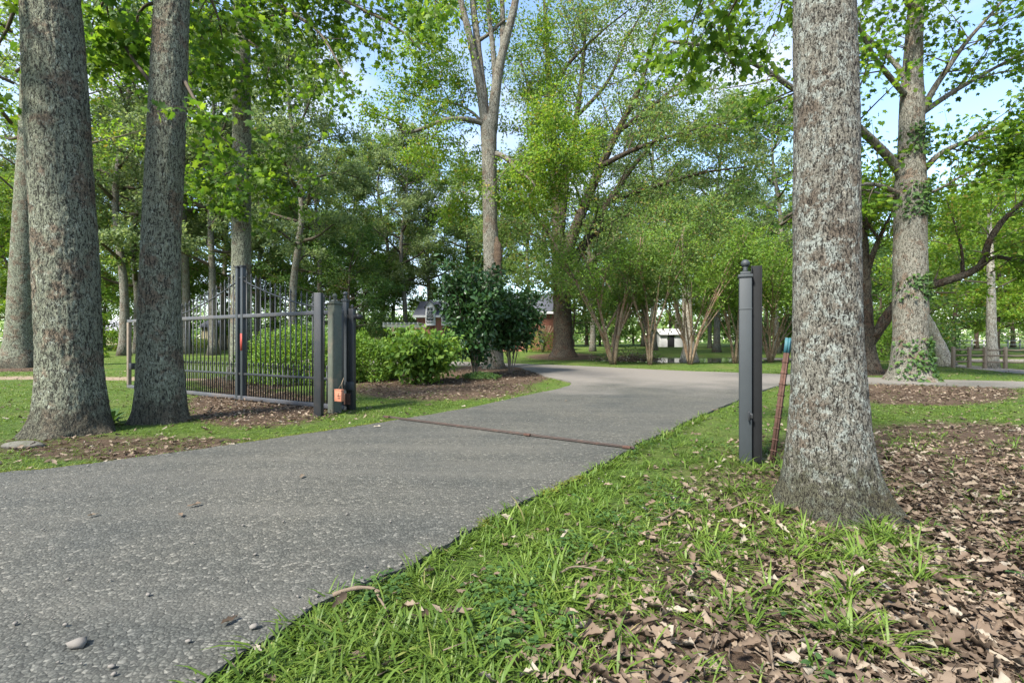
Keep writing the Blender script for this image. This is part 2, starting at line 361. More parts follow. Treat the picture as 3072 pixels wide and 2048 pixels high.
M['red'] = plain('red', (0.30, 0.045, 0.03), 0.6, 0.3, 0.2, 20)
M['terracotta'] = plain('terracotta', (0.36, 0.14, 0.085), 0.7, 0.3, 0.2, 25, 0, 0.2)
M['white'] = plain('white', (0.45, 0.45, 0.45), 0.6, 0.3, 0.06, 3)
M['cream'] = plain('cream', (0.33, 0.30, 0.20), 0.8, 0.2, 0.1, 3)
M['roof'] = plain('roof', (0.09, 0.095, 0.115), 0.85, 0.2, 0.3, 8, 0, 0.4)
M['glass'] = plain('glass', (0.035, 0.045, 0.05), 0.12, 0.6, 0.1, 2)
M['timber'] = plain('timber', (0.42, 0.30, 0.16), 0.8, 0.2, 0.25, 8, 0, 0.3)
M['old_wood'] = plain('old_wood', (0.16, 0.13, 0.10), 0.9, 0.15, 0.35, 12, 0, 0.5)
M['pale_beam'] = plain('pale_beam', (0.46, 0.43, 0.38), 0.8, 0.2, 0.15, 6)
M['stick'] = plain('stick', (0.14, 0.108, 0.078), 0.9, 0.1, 0.35, 30, 0, 0.5)
M['stone'] = plain('stone', (0.15, 0.138, 0.122), 0.9, 0.2, 0.3, 25, 0, 0.4)
M['boulder'] = plain('boulder', (0.11, 0.105, 0.09), 0.95, 0.1, 0.45, 14, 0, 0.8, (0.06, 0.065, 0.04))
M['steel_dark'] = plain('steel_dark', (0.011, 0.012, 0.013), 0.75, 0.2, 0.3, 6, 0, 0.1)
M['black'] = plain('black', (0.015, 0.015, 0.017), 0.5, 0.4, 0.2, 10)
def brick_mat():
    m, t, o = newmat('brick_wall'); p = pos(t, obj=True)
    sx = t.nodes.new('ShaderNodeSeparateXYZ'); t.links.new(p, sx.inputs[0])
    ad = N(t, 'ShaderNodeMath', operation='ADD'); t.links.new(sx.outputs[0], ad.inputs[0]); t.links.new(sx.outputs[1], ad.inputs[1])
    cb = t.nodes.new('ShaderNodeCombineXYZ'); t.links.new(ad.outputs[0], cb.inputs[0]); t.links.new(sx.outputs[2], cb.inputs[1])
    b = t.nodes.new('ShaderNodeTexBrick'); t.links.new(cb.outputs[0], b.inputs['Vector'])
    b.inputs['Color1'].default_value = (0.22, 0.075, 0.05, 1); b.inputs['Color2'].default_value = (0.33, 0.13, 0.09, 1); b.inputs['Mortar'].default_value = (0.30, 0.26, 0.22, 1)
    b.inputs['Scale'].default_value = 4.5; b.inputs['Mortar Size'].default_value = 0.015
    c = mixc(t, 0.4, b.outputs[0], mixc(t, noise(t, p, 9, 5, 0.7), (0.15, 0.06, 0.045), (0.36, 0.17, 0.12)))
    princ(t, o, c, 0.9, 0.15, b.outputs['Fac'], 0.4, 0.01); return m
M['brick'] = brick_mat()
def water_mat():
    m, t, o = newmat('water'); p = pos(t)
    princ(t, o, (0.035, 0.045, 0.03), 0.06, 0.5, noise(t, p, 3, 3), 0.08, 0.02); return m
M['water'] = water_mat()

# ------------------------------------------------------------------ the ground, the drive, the roads, the pond
DRIVE_PX = [(640, 2048), (862, 1887), (993, 1815), (1254, 1698), (1437, 1587), (1633, 1489), (1763, 1424), (1881, 1358), (2090, 1254), (2208, 1208),
            (2280, 1176), (2345, 1156), (2480, 1150), (2650, 1153), (2816, 1158), (3072, 1166), (3700, 1186)]
DRIVE_PX2 = [(3700, 1166), (3072, 1147), (2816, 1142), (2600, 1134), (2384, 1126), (2215, 1120), (2048, 1115), (1872, 1106), (1738, 1099), (1568, 1093), (1400, 1087), (1150, 1081), (900, 1078),
             (900, 1088), (1150, 1093), (1400, 1098), (1545, 1100), (1582, 1111), (1627, 1129), (1690, 1143), (1722, 1153), (1698, 1165), (1567, 1192), (1371, 1236), (1136, 1275), (914, 1308), (653, 1347), (326, 1393), (0, 1432)]
drive = [G(*q)[:2] for q in DRIVE_PX] + [G(*q)[:2] for q in DRIVE_PX2] + [np.array(q) for q in ((-7.6, 3.6), (-13.0, 2.6), (-24, 1.8), (-24, -4), (-2.6, -4), (-1.75, 0.3), (-1.32, 1.2))]
def refine(poly, step, jit, rng, smooth_pass=2):
    poly = [np.asarray(q, float) for q in poly]
    for _ in range(smooth_pass):
        out = []
        for a, b in zip(poly, poly[1:] + poly[:1]): out += [a * 0.75 + b * 0.25, a * 0.25 + b * 0.75]
        poly = out
    out = []
    for a, b in zip(poly, poly[1:] + poly[:1]):
        n = max(1, int(np.linalg.norm(b - a) / step(a[1])))
        for i in range(n): out.append(a + (b - a) * i / n)
    out = np.array(out); s = np.arange(len(out)) * 0.37
    d = np.roll(out, -1, 0) - np.roll(out, 1, 0); nn = nrm(np.stack([d[:, 1], -d[:, 0]], 1))
    w = (vn(out[:, 0] * 6, out[:, 1] * 6) - 0.5) * 1.2 + (vn(out[:, 0] * 19, out[:, 1] * 19) - 0.5) * 0.8
    return out + nn * (jit * w)[:, None]
def inside(X, Y, poly):
    X = np.asarray(X, float); Y = np.asarray(Y, float); r = np.zeros(X.shape, bool)
    x0, y0 = poly[:, 0], poly[:, 1]; x1, y1 = np.roll(x0, -1), np.roll(y0, -1)
    for a, b, c, d in zip(x0, y0, x1, y1):
        if b == d: continue
        m = ((b > Y) != (d > Y)) & (X < (c - a) * (Y - b) / (d - b) + a); r ^= m
    return r
def sheet(name, poly, lift, mat, cuts, drop=0.0):
    bm = bmesh.new(); vs = [bm.verts.new((q[0], q[1], 0)) for q in poly]
    for tri in tessellate_polygon([[Vector((q[0], q[1], 0)) for q in poly]]):
        try: bm.faces.new([vs[i] for i in tri])
        except ValueError: pass
    for y in cuts:
        bmesh.ops.bisect_plane(bm, geom=bm.verts[:] + bm.edges[:] + bm.faces[:], plane_co=(0, y, 0), plane_no=(0, 1, 0))
    bmesh.ops.recalc_face_normals(bm, faces=bm.faces[:])
    for f in bm.faces:
        if f.normal.z < 0: f.normal_flip()
    if drop:
        be = [e for e in bm.edges if len(e.link_faces) == 1]
        r = bmesh.ops.extrude_edge_only(bm, edges=be)
        nv = [v for v in r['geom'] if isinstance(v, bmesh.types.BMVert)]
    else: nv = []
    for v in bm.verts: v.co.z = float(gz(v.co.y)) + lift
    for v in nv: v.co.z -= drop
    me = bpy.data.meshes.new(name); bm.to_mesh(me); bm.free(); me.materials.append(mat)
    o = link(name, me); o['kind'] = 'structure'; return o
drive = refine(drive, lambda y: 0.05 if -1 < y < 8 else 0.3, 0.05, R)
sheet('driveway', drive, 0.036, M['asphalt'], (10.0, 80.0), 0.08)
M['gravel'] = plain('gravel', (0.19, 0.17, 0.15), 0.95, 0.1, 0.3, 40, 0, 0.6)
road = [G(*q)[:2] for q in ((2560, 1078), (2780, 1093), (2920, 1107), (3072, 1122), (3500, 1165))] + [G(*q)[:2] for q in ((3500, 1140), (3072, 1110), (2920, 1098), (2780, 1086), (2560, 1072))]
sheet('gravel_lane', refine(road, lambda y: 0.5, 0.15, R), 0.012, M['gravel'], (10.0, 80.0), 0.03)
road = [np.array(q) for q in ((13, 27.5), (30, 25.0), (60, 24), (60, 26), (30, 27.6), (13, 30.2))]
sheet('far_road', refine(road, lambda y: 0.8, 0.1, R), 0.012, M['gravel'], (10.0, 80.0), 0.03)
path_ = [np.array(q) for q in ((-9.3, 14.6), (-13, 14.9), (-40, 16), (-40, 17.2), (-13, 16.1), (-9.3, 15.2))]
M['dirt'] = plain('dirt', (0.20, 0.155, 0.11), 0.95, 0.1, 0.3, 8, 0, 0.6)
sheet('dirt_path', refine(path_, lambda y: 0.4, 0.25, R), 0.01, M['dirt'], (10.0,), 0.03)

def ell(px, py, cx, cy, rx, ry):
    return 1 - smooth(0.65, 1.15, np.sqrt(((px - cx) / rx) ** 2 + ((py - cy) / ry) ** 2))
def litter_mask(X, Y):
    Ys = np.maximum(Y, 0.8); px, py = proj(X, Ys)
    a = np.array([1800.0, 2048.0]); b = np.array([2390.0, 1440.0]); d = b - a; n = np.array([-d[1], d[0]]) / np.linalg.norm(d)
    sdist = (px - a[0]) * n[0] + (py - a[1]) * n[1]
    m = smooth(-430, 230, sdist) * smooth(1230, 1400, py)
    m = np.maximum(m, 0.75 * smooth(2300, 2400, px) * (1 - smooth(1420, 1520, py)) * smooth(1330, 1400, py))
    m = np.maximum(m, ell(px, py, 2790, 1180, 290, 38))
    m = np.maximum(m, ell(px, py, 2880, 1340, 420, 80) * .75)
    m = np.maximum(m, ell(px, py, 755, 1225, 260, 60) * smooth(500, 640, px))
    m = np.maximum(m, 0.55 * ell(px, py, 330, 1345, 420, 42))
    m = np.maximum(m, ell(px, py, 640, 1330, 160, 18) * 0.6)
    m = np.maximum(m, ell(px, py, 1320, 1165, 290, 38) * 0.9)
    m = np.maximum(m, ell(px, py, 1490, 1125, 170, 36))
    m = np.maximum(m, ell(px, py, 1020, 1130, 330, 22))
    m = np.maximum(m, ell(px, py, 740, 1150, 150, 25) * 0.9)
    m = np.maximum(m, ell(px, py, 50, 1105, 130, 12))
    m = np.maximum(m, ell(px, py, 1690, 1070, 120, 12) * 0.7)
    m = np.maximum(m, ell(px, py, 2600, 1115, 120, 12) * 0.8)
    return np.clip(m, 0, 1)
xs = np.concatenate([-np.geomspace(14, 900, 26)[::-1], np.linspace(-13.8, 13.8, 231), np.geomspace(14, 900, 26)])
ys = np.concatenate([[-60, -30, -15, -8, -4, -2, -1], np.linspace(0, 10, 111), np.linspace(10.25, 30, 80), np.geomspace(32, 80, 14), np.geomspace(95, 1200, 12)])
gx, gy = np.meshgrid(xs, ys); gzv = gz(gy)
POND = np.array([G(*q)[:2] for q in ((1790, 1083), (1900, 1086), (2050, 1088), (2230, 1086), (2400, 1080), (2400, 1068), (2230, 1064), (2050, 1063), (1880, 1066), (1790, 1074))])
POND = refine(POND, lambda y: 0.5, 0.25, R)
pin = inside(gx, gy, POND); gzv = np.where(pin, gzv - 0.35, gzv)
nx = len(xs); i, j = np.meshgrid(np.arange(len(ys) - 1), np.arange(nx - 1), indexing='ij')
q = np.stack([i * nx + j, i * nx + j + 1, (i + 1) * nx + j + 1, (i + 1) * nx + j], -1).reshape(-1, 4)
me = mk_mesh('ground', np.stack([gx, gy, gzv], -1).reshape(-1, 3), [q], None, True, M['ground'])
at = me.attributes.new('litter_mask', 'FLOAT', 'POINT'); at.data.foreach_set('value', litter_mask(gx, gy).ravel().astype(np.float32))
o = link('ground', me); o['kind'] = 'structure'
pz = float(gz(POND[:, 1].min())) - 0.03
vs = [(q[0], q[1], pz) for q in POND]
me = bpy.data.meshes.new('pond'); me.from_pydata(vs, [], [list(range(len(vs)))]); me.materials.append(M['water']); o = link('pond', me); o['kind'] = 'structure'

# ------------------------------------------------------------------ trees
UP = np.array([0, 0, 1.0])
def resample(pts, n):
    pts = np.asarray(pts, float)
    if len(pts) > 2:      # Catmull-Rom smoothing
        pp = np.vstack([2 * pts[0] - pts[1], pts, 2 * pts[-1] - pts[-2]]); out = []
        for k in range(1, len(pp) - 2):
            p0, p1, p2, p3 = pp[k - 1:k + 3]
            for t in np.linspace(0, 1, 8, endpoint=False):
                out.append(0.5 * ((2 * p1) + (-p0 + p2) * t + (2 * p0 - 5 * p1 + 4 * p2 - p3) * t * t + (-p0 + 3 * p1 - 3 * p2 + p3) * t ** 3))
        out.append(pts[-1]); pts = np.array(out)
    s = np.concatenate([[0], np.cumsum(np.linalg.norm(np.diff(pts, axis=0), axis=1))])
    return np.stack([np.interp(np.linspace(0, s[-1], n), s, pts[:, c]) for c in range(3)], 1)
def rnd_unit(rng, n):
    return nrm(rng.normal(size=(n, 3)))
def sprout(rng, br, limbs, n_sub, sub_len, n_twig, twig_len, n_leaf, leaf, tmpl, up=0.15, t0=0.25, flat=0.55, spread=0.10, droop=0.0, sub_r=0.35, leafv=0.25, min_r=0.004):
    """limbs: (pts, r0, r1). Adds side branches and twigs to br, returns one leaf set."""
    LP = []; LD = []; LN = []; TS = []; TE = []; TR = []
    for pts, r0, r1 in limbs:
        pts = resample(pts, 12); Ln = np.linalg.norm(np.diff(pts, axis=0), axis=1).sum()
        k = max(2, int(round(n_sub * (0.7 + 0.6 * rng.random()))))
        for a in range(k):
            t = t0 + (1 - t0) * (a + rng.random()) / k; f = t * 11; i0 = min(int(f), 10); p = pts[i0] + (pts[i0 + 1] - pts[i0]) * (f - i0)
            T = nrm(pts[i0 + 1] - pts[i0]); side = nrm(np.cross(T, rnd_unit(rng, 1)[0])); side[2] *= 0.6
            d = nrm(T * (0.35 + 0.5 * t) + side * 0.9 + UP * up)
            ln = sub_len * (0.55 + 0.7 * rng.random()) * (1.1 - 0.45 * t)
            m = 6; u = np.linspace(0, 1, m)[:, None]
            bend = rnd_unit(rng, 1)[0] * 0.22 + UP * (0.15 - droop)
            path = p + ln * (u * d + u * u * bend)
            rr = (r0 + (r1 - r0) * t) * sub_r
            br.tube(path, np.linspace(max(rr, min_r), min_r * 0.7, m), 4, False)
            w = max(2, int(round(n_twig * (0.7 + 0.6 * rng.random()))))
            uu = 0.15 + 0.85 * (np.arange(w) + rng.random(w)) / w
            f2 = uu * (m - 1); i2 = np.minimum(f2.astype(int), m - 2); fr = (f2 - i2)[:, None]
            S = path[i2] * (1 - fr) + path[i2 + 1] * fr; TT = nrm(path[i2 + 1] - path[i2])
            sd_ = rnd_unit(rng, w); sd_[:, 2] *= 0.6
            D = nrm(TT * 0.5 + sd_ * 0.85 + UP * (up * 0.6 - droop * 0.6)); ll = twig_len * (0.5 + 0.8 * rng.random(w))
            E = S + D * ll[:, None]
            TS.append(S); TE.append(E); TR.append(np.full(w, min_r * 0.75))
            v = rng.random((w, n_leaf)) ** 0.8
            Pl = S[:, None] + (E - S)[:, None] * (0.1 + 0.95 * v[..., None]) + rng.normal(size=(w, n_leaf, 3)) * spread * np.array([1, 1, 0.6])
            rd = rnd_unit(rng, w * n_leaf).reshape(w, n_leaf, 3)
            Dl = D[:, None] * 0.6 + rd * 0.9 - UP * (0.1 + droop)
            Nl = UP * flat + rnd_unit(rng, w * n_leaf).reshape(w, n_leaf, 3) * 0.75
            LP.append(Pl.reshape(-1, 3)); LD.append(Dl.reshape(-1, 3)); LN.append(Nl.reshape(-1, 3))
    TS = np.vstack(TS); TE = np.vstack(TE); br.spikes(TS, TE, np.concatenate(TR))
    LP = np.vstack(LP); LD = np.vstack(LD); LN = np.vstack(LN); n = len(LP)
    sz = leaf * (1 - leafv + 2 * leafv * rng.random(n))
    return place(LP, LD, LN, sz, tmpl, rng)
def crown_limbs(rng, top, base, R_, n, r0, lean=(0, 0), prof=None, rise=(0.2, 0.75), trunk_pts=None):
    """limbs round a trunk between base and top; R_ = crown radius"""
    out = []
    for a in range(n):
        u = (a + 0.5 * rng.random()) / n; h = base + (top - base) * u * 0.88
        az = a * 2.39996 + rng.normal() * 0.35
        pr = (prof(u) if prof else math.sin(math.pi * min(1, 0.22 + 0.72 * u)) ** 0.8)
        ln = R_ * pr * (0.75 + 0.45 * rng.random())
        el_ = rise[0] + (rise[1] - rise[0]) * u + rng.normal() * 0.1
        d = np.array([math.cos(az) * math.cos(el_), math.sin(az) * math.cos(el_), math.sin(el_)])
        p0 = np.array([lean[0] * h, lean[1] * h, h]) if trunk_pts is None else np.array([np.interp(h, trunk_pts[:, 2], trunk_pts[:, c]) for c in range(3)])
        s = np.linspace(0, 1, 6)[:, None]; wob = rng.normal(size=3) * 0.12
        pts = p0 + ln * (s * d + s * s * (wob + UP * 0.12) + np.sin(s * 5 + az) * 0.03)
        out.append((pts, r0 * (0.55 - 0.35 * u) * (0.7 + 0.5 * pr), 0.012))
    return out
def trunk_tube(acc, pts, rads, sides, rng, n=24, flare=0.0, rough=0.04):
    pts = np.asarray(pts, float); rads = np.asarray(rads, float); P2 = resample(pts, n)
    s0 = np.concatenate([[0], np.cumsum(np.linalg.norm(np.diff(pts, axis=0), axis=1))]); rr = np.interp(np.linspace(0, s0[-1], n), s0, rads)
    h = P2[:, 2] - P2[0, 2]
    acc.tube(P2, rr * (1 + flare * np.exp(-h / 0.45)) * (1 + rough * rng.normal(size=n)), sides, True)
    return P2
def tree(name, label, base, trunk, bark, leafsets, leafmat, br=None, group=None, extra=None):
    t = thing(name, label, 'tree', base, 0, group)
    trunk.obj('trunk', bark, t, True)
    if br is not None and br.n: br.obj('branches', M['twig'] if extra is None else extra, t, False)
    if leafsets: link('crown', leaf_mesh('crown', leafsets, leafmat), t)
    return t

def big_trunk(table, d, segs, zb, ztop, rng, seed, amp, lobes=5, ring=0.025, sc=1.0, ext=None):
    """trunk from rows (py, x_left, x_right) measured in the photo at depth d; returns Acc (relative to base) and base"""
    tb = np.array(sorted(table, reverse=True), float)
    z = EYE - (tb[:, 0] - 1024) / F * d; xc = ((tb[:, 1] + tb[:, 2]) / 2 - 1536) / F * d; r = (tb[:, 2] - tb[:, 1]) / 2 / F * d
    base = np.array([xc[0], d, zb])
    zz = np.concatenate([np.arange(zb - 0.25, z[-1], ring), np.arange(z[-1], ztop, ring * 4)])
    sl = (xc[-1] - xc[-3]) / (z[-1] - z[-3])
    X = np.where(zz <= z[-1], np.interp(zz, z, xc), xc[-1] + sl * (zz - z[-1])); rr = np.where(zz <= z[-1], np.interp(zz, z, r), r[-1] * (1 - 0.045 * (zz - z[-1])))
    ker = np.ones(9) / 9; 
    for arr in (X, rr):
        e = np.pad(arr, 4, 'edge'); arr[:] = np.convolve(e, ker, 'valid')
    th = np.linspace(0, 2 * math.pi, segs, endpoint=False)
    TH, ZZ = np.meshgrid(th, zz); RR = np.repeat(rr[:, None], segs, 1); hh = ZZ - zb
    lob = np.zeros_like(TH)
    for q in range(lobes):
        a = 2 * math.pi * q / lobes + rng.normal() * 0.35; dd = np.angle(np.exp(1j * (TH - a))); lob += np.exp(-(dd / 0.3) ** 2)
    RR = RR * (1 + (lob - 0.55) * 0.22 * np.exp(-np.maximum(hh, 0) / 0.22) + 0.04 * (vn(np.cos(TH) * 2 + seed, np.sin(TH) * 2, ZZ * 1.3) - 0.5))
    cx, sx_ = np.cos(TH) * RR, np.sin(TH) * RR
    k = 26 * sc
    ridge = np.abs(vn(cx * k + seed, sx_ * k, ZZ * 7 * sc) - 0.5) * 2; ridge2 = np.abs(vn(cx * k * 2.1, sx_ * k * 2.1 + seed, ZZ * 15 * sc) - 0.5) * 2
    RR = RR + amp * (np.clip(ridge * 2.2, 0, 1) * 0.7 + np.clip(ridge2 * 2, 0, 1) * 0.3 - 0.6)
    V = np.stack([X[:, None] + np.cos(TH) * RR, d + np.sin(TH) * RR, ZZ], -1).reshape(-1, 3) - base
    n = len(zz); i = np.arange(n - 1)[:, None] * segs; j = np.arange(segs)[None]; j2 = (j + 1) % segs
    Fq = np.stack([i + j, i + j2, i + segs + j2, i + segs + j], -1).reshape(-1, 4)
    a = Acc(); a.add(V, Fq); a.axis = np.stack([X, np.full(n, d), zz], 1) - base
    return a, base
def L_(base, r0, r1, *pp):      # a limb through (px, py, depth) points
    return (np.array([P(*q) for q in pp]) - base, r0, r1)
STAR, SIMP, BROAD = T_star(), T_simple(), T_broad()

# 1  near oak at the left edge of the drive
rg = np.random.default_rng(11)
tk, b = big_trunk([(1312, 88, 338), (1285, 108, 322), (1250, 124, 308), (1180, 132, 296), (1100, 134, 286), (1000, 132, 283), (850, 124, 277), (700, 118, 270), (500, 105, 256), (300, 95, 245), (150, 90, 234), (0, 85, 222)], 6.65, 128, 0, 9.5, rg, 3.1, 0.016, 6)
br = Acc(); lm = [L_(b, .05, .01, (150, -260, 6.65), (70, -60, 6.8), (20, 90, 6.9), (-50, 190, 7.0)), L_(b, .05, .01, (120, -200, 6.65), (20, -60, 6.2), (-60, 60, 6.0), (-160, 200, 5.9)),
                  L_(b, .04, .008, (190, -200, 6.65), (260, -100, 7.0), (310, -20, 7.4), (330, 80, 7.8))]
for p_, a_, c_ in lm: br.tube(resample(p_, 12), np.linspace(a_, c_, 12), 6)
ls = sprout(rg, br, lm, 6, 0.9, 5, 0.35, 7, 0.15, STAR, 0.0, 0.2, 0.8, 0.07, 0.2)
tree('oak_tree', 'widest of the grey trunks left of the drive, its roots spreading by the verge', b, tk, M['bark_left'], [ls], M['leaf_near'], br)
# 2
rg = np.random.default_rng(12)
tk, b = big_trunk([(1275, 398, 572), (1255, 408, 562), (1220, 416, 552), (1150, 420, 545), (1050, 422, 537), (950, 424, 533), (800, 430, 533), (700, 435, 534), (500, 446, 544), (300, 456, 551), (150, 464, 556), (0, 472, 560)], 7.6, 112, 0, 10, rg, 8.7, 0.013, 5)
br = Acc(); lm = [L_(b, .03, .01, (458, 255, 7.6), (400, 180, 7.9), (350, 100, 8.2), (290, 0, 8.5), (240, -90, 8.8)), L_(b, .03, .008, (475, 8, 7.6), (435, 18, 7.8), (410, 60, 8.0), (420, 115, 8.2), (390, 210, 8.4)),
                  L_(b, .03, .008, (552, 240, 7.6), (590, 310, 7.4), (640, 390, 7.2), (690, 430, 7.1)), L_(b, .04, .01, (520, -150, 7.6), (600, -60, 7.9), (650, 40, 8.2), (670, 130, 8.4)),
                  L_(b, .03, .008, (450, -80, 7.6), (330, -20, 7.8), (270, 90, 8.0), (240, 190, 8.2)), L_(b, .03, .008, (470, -120, 7.6), (380, -60, 8.4), (330, 60, 8.8), (380, 200, 9.0), (420, 300, 9.1))]
for p_, a_, c_ in lm: br.tube(resample(p_, 12), np.linspace(a_, c_, 12), 6)
ls = sprout(rg, br, lm, 6, 0.9, 5, 0.38, 7, 0.14, STAR, 0.0, 0.3, 0.8, 0.07, 0.15)
tree('oak_tree', 'second thick grey trunk from the left roadside, standing in front of the iron gate', b, tk, M['bark_left'], [ls], M['leaf_near'], br)
# 3 behind the gate
rg = np.random.default_rng(13)
tk, b = big_trunk([(1160, 672, 772), (1135, 684, 762), (1080, 692, 754), (950, 695, 750), (700, 698, 750), (400, 700, 750), (200, 703, 749), (0, 703, 746)], 15.0, 48, 0.06, 17, rg, 1.7, 0.012, 5, 0.06)
br = Acc(); lm = [L_(b, .10, .015, (735, -160, 15), (900, -90, 13.5), (1050, 10, 12.2), (1190, 80, 11.8), (1260, 150, 11.5)), L_(b, .09, .012, (735, -60, 15), (840, 20, 14), (950, 90, 13), (1020, 200, 12.4), (1050, 270, 12.2)),
                  L_(b, .06, .01, (745, 110, 15), (790, 60, 14.5), (870, 40, 13.8), (960, 50, 13.2)), L_(b, .05, .01, (745, 120, 15), (780, 150, 14.5), (805, 200, 14.2), (795, 260, 14)),
                  L_(b, .06, .01, (725, 230, 15), (690, 210, 14.5), (620, 190, 14), (560, 230, 13.6)), L_(b, .05, .01, (725, 500, 15), (760, 470, 14.6), (800, 500, 14.3), (840, 540, 14.1)), L_(b, .05, .01, (715, 510, 15), (680, 520, 14.6), (650, 540, 14.3)),
                  L_(b, .08, .012, (725, -40, 15), (640, -30, 14), (540, 40, 13), (470, 90, 12.4)), L_(b, .08, .012, (740, -300, 15), (830, -200, 13.5), (900, -100, 12.5), (1000, -40, 12)), L_(b, .08, .012, (720, -200, 15), (620, -80, 13.5), (600, 60, 13), (620, 160, 12.8)),
                  L_(b, .07, .012, (740, -200, 15), (1000, -190, 12), (1180, -90, 11), (1330, 20, 10.6))]
for p_, a_, c_ in lm: br.tube(resample(p_, 14), np.linspace(a_, c_, 14), 6)
ls = sprout(rg, br, lm, 10, 1.6, 7, 0.6, 10, 0.15, STAR, 0.0, 0.2, 0.7, 0.12, 0.1)
tree('oak_tree', 'tall straight grey trunk rising behind the middle of the iron gate', b, tk, M['bark_left'], [ls], M['leaf_near'], br)
# far-left trunks
rg = np.random.default_rng(14)
tk, b = big_trunk([(1094, -12, 122), (1075, 8, 110), (1040, 22, 102), (950, 30, 100), (800, 38, 100), (600, 50, 102), (400, 62, 106), (0, 75, 108)], 21.0, 48, float(gz(21)), 22, rg, 5.5, 0.02, 6, 0.06)
br = Acc(); lm = crown_limbs(rg, 21, 9, 6, 14, 0.14)
for p_, a_, c_ in lm: br.tube(resample(p_, 10), np.linspace(a_, c_, 10), 6)
ls = sprout(rg, br, lm, 7, 2.0, 6, 0.8, 12, 0.2, SIMP, 0.05)
tree('oak_tree', 'grey trunk with flared base at the far left edge of the lawn', b, tk, M['bark_left'], [ls], M['leaf_lime'], br)
tk, b = big_trunk([(1052, 88, 150), (1030, 98, 142), (950, 103, 140), (700, 106, 138), (300, 112, 136), (0, 115, 135)], 32.0, 32, float(gz(32)), 24, rg, 9.5, 0.02, 5, 0.1)
br = Acc(); lm = crown_limbs(rg, 24, 8, 6, 14, 0.14)
for p_, a_, c_ in lm: br.tube(resample(p_, 10), np.linspace(a_, c_, 10), 5)
ls = sprout(rg, br, lm, 7, 2.0, 6, 0.8, 12, 0.22, SIMP, 0.05)
tree('oak_tree', 'grey trunk half hidden behind the widest left trunk, near a white picket fence', b, tk, M['bark_left'], [ls], M['leaf_mid'], br)
# 5 near right trunk
rg = np.random.default_rng(15)
tk, b = big_trunk([(1600, 2280, 2700), (1575, 2300, 2682), (1540, 2322, 2660), (1500, 2342, 2640), (1460, 2356, 2622), (1400, 2366, 2606), (1300, 2376, 2591), (1150, 2386, 2580), (1000, 2390, 2571), (800, 2392, 2568), (500, 2394, 2565), (250, 2393, 2559), (0, 2391, 2553)], 3.62, 160, 0, 6.5, rg, 2.3, 0.009, 6, 0.014, 1.6)
br = Acc(); lm = [L_(b, .03, .006, (2430, -420, 3.62), (2300, -160, 4.2), (2210, 0, 4.8), (2150, 120, 5.2)), L_(b, .03, .006, (2440, -420, 3.62), (2250, -200, 4.4), (2130, -50, 5.0), (2070, 90, 5.4), (2040, 200, 5.6)),
                  L_(b, .03, .006, (2440, -320, 3.7), (2380, -150, 4.8), (2350, 0, 5.4), (2320, 110, 5.8))]
for p_, a_, c_ in lm: br.tube(resample(p_, 12), np.linspace(a_, c_, 12), 6)
ls = sprout(rg, br, lm, 6, 0.75, 5, 0.32, 6, 0.11, STAR, 0.0, 0.35, 0.8, 0.06, 0.2)
tree('oak_tree', 'near trunk right of the drive, rough bark blotched with pale lichen', b, tk, M['bark_right'], [ls], M['leaf_near'], br)
# 6 right tree with spreading limbs
rg = np.random.default_rng(16)
D6 = 14.6
tk, b = big_trunk([(1152, 2652, 2806), (1135, 2672, 2790), (1100, 2682, 2780), (1000, 2690, 2775), (850, 2688, 2774), (700, 2690, 2771), (560, 2692, 2772), (500, 2700, 2768), (300, 2706, 2766), (220, 2712, 2762), (100, 2722, 2765), (0, 2730, 2770)], D6, 64, float(gz(D6)), 15, rg, 6.6, 0.012, 6, 0.05)
br = Acc(); bw = Acc()
lm = [L_(b, .14, .03, (2715, 560, D6), (2690, 500, D6), (2625, 430, 14.2), (2560, 370, 13.8), (2480, 310, 13.2), (2390, 272, 12.8), (2280, 200, 12.2), (2140, 142, 11.6), (2000, 125, 11.2)),
      L_(b, .09, .02, (2720, 290, D6), (2690, 255, 14.3), (2640, 195, 14), (2600, 130, 13.6), (2560, 30, 13.2), (2540, -80, 13)),
      L_(b, .08, .02, (2720, 240, D6), (2680, 185, 14.8), (2600, 110, 15), (2540, 40, 15.2), (2450, -40, 15.4)),
      L_(b, .06, .015, (2722, 230, D6), (2725, 150, 14.2), (2748, 60, 14), (2762, -40, 13.8)),
      L_(b, .10, .02, (2760, 345, D6), (2800, 270, 14.4), (2840, 210, 14.2), (2900, 125, 14), (2980, 35, 13.7), (3060, -60, 13.5)),
      L_(b, .09, .02, (2765, 340, D6), (2850, 282, 14.7), (2930, 235, 14.8), (3010, 190, 14.9), (3120, 130, 15)),
      L_(b, .09, .02, (2762, 520, D6), (2820, 462, 14.3), (2880, 432, 14.1), (2940, 405, 13.9), (3072, 352, 13.6), (3180, 310, 13.4)),
      L_(b, .04, .012, (2890, 430, 14.1), (2960, 446, 13.8), (3030, 430, 13.5), (3120, 410, 13.3)),
      L_(b, .08, .02, (2700, 585, D6), (2650, 560, 14.3), (2600, 552, 14.1), (2540, 565, 13.9), (2480, 590, 13.8)),
      L_(b, .06, .015, (2695, 595, D6), (2640, 580, 14.9), (2590, 570, 15.2), (2540, 580, 15.4)),
      L_(b, .05, .012, (2768, 590, D6), (2830, 560, 14.2), (2900, 520, 13.9), (2990, 470, 13.6)),
      L_(b, .09, .02, (2740, 60, D6), (2800, -80, 14.2), (2900, -160, 13.9), (3040, -220, 13.6)), L_(b, .09, .02, (2740, 40, D6), (2650, -120, 14.2), (2500, -200, 13.9), (2350, -230, 13.6))]
for p_, a_, c_ in lm: bw.tube(resample(p_, 20), np.linspace(a_, c_, 20), 8)
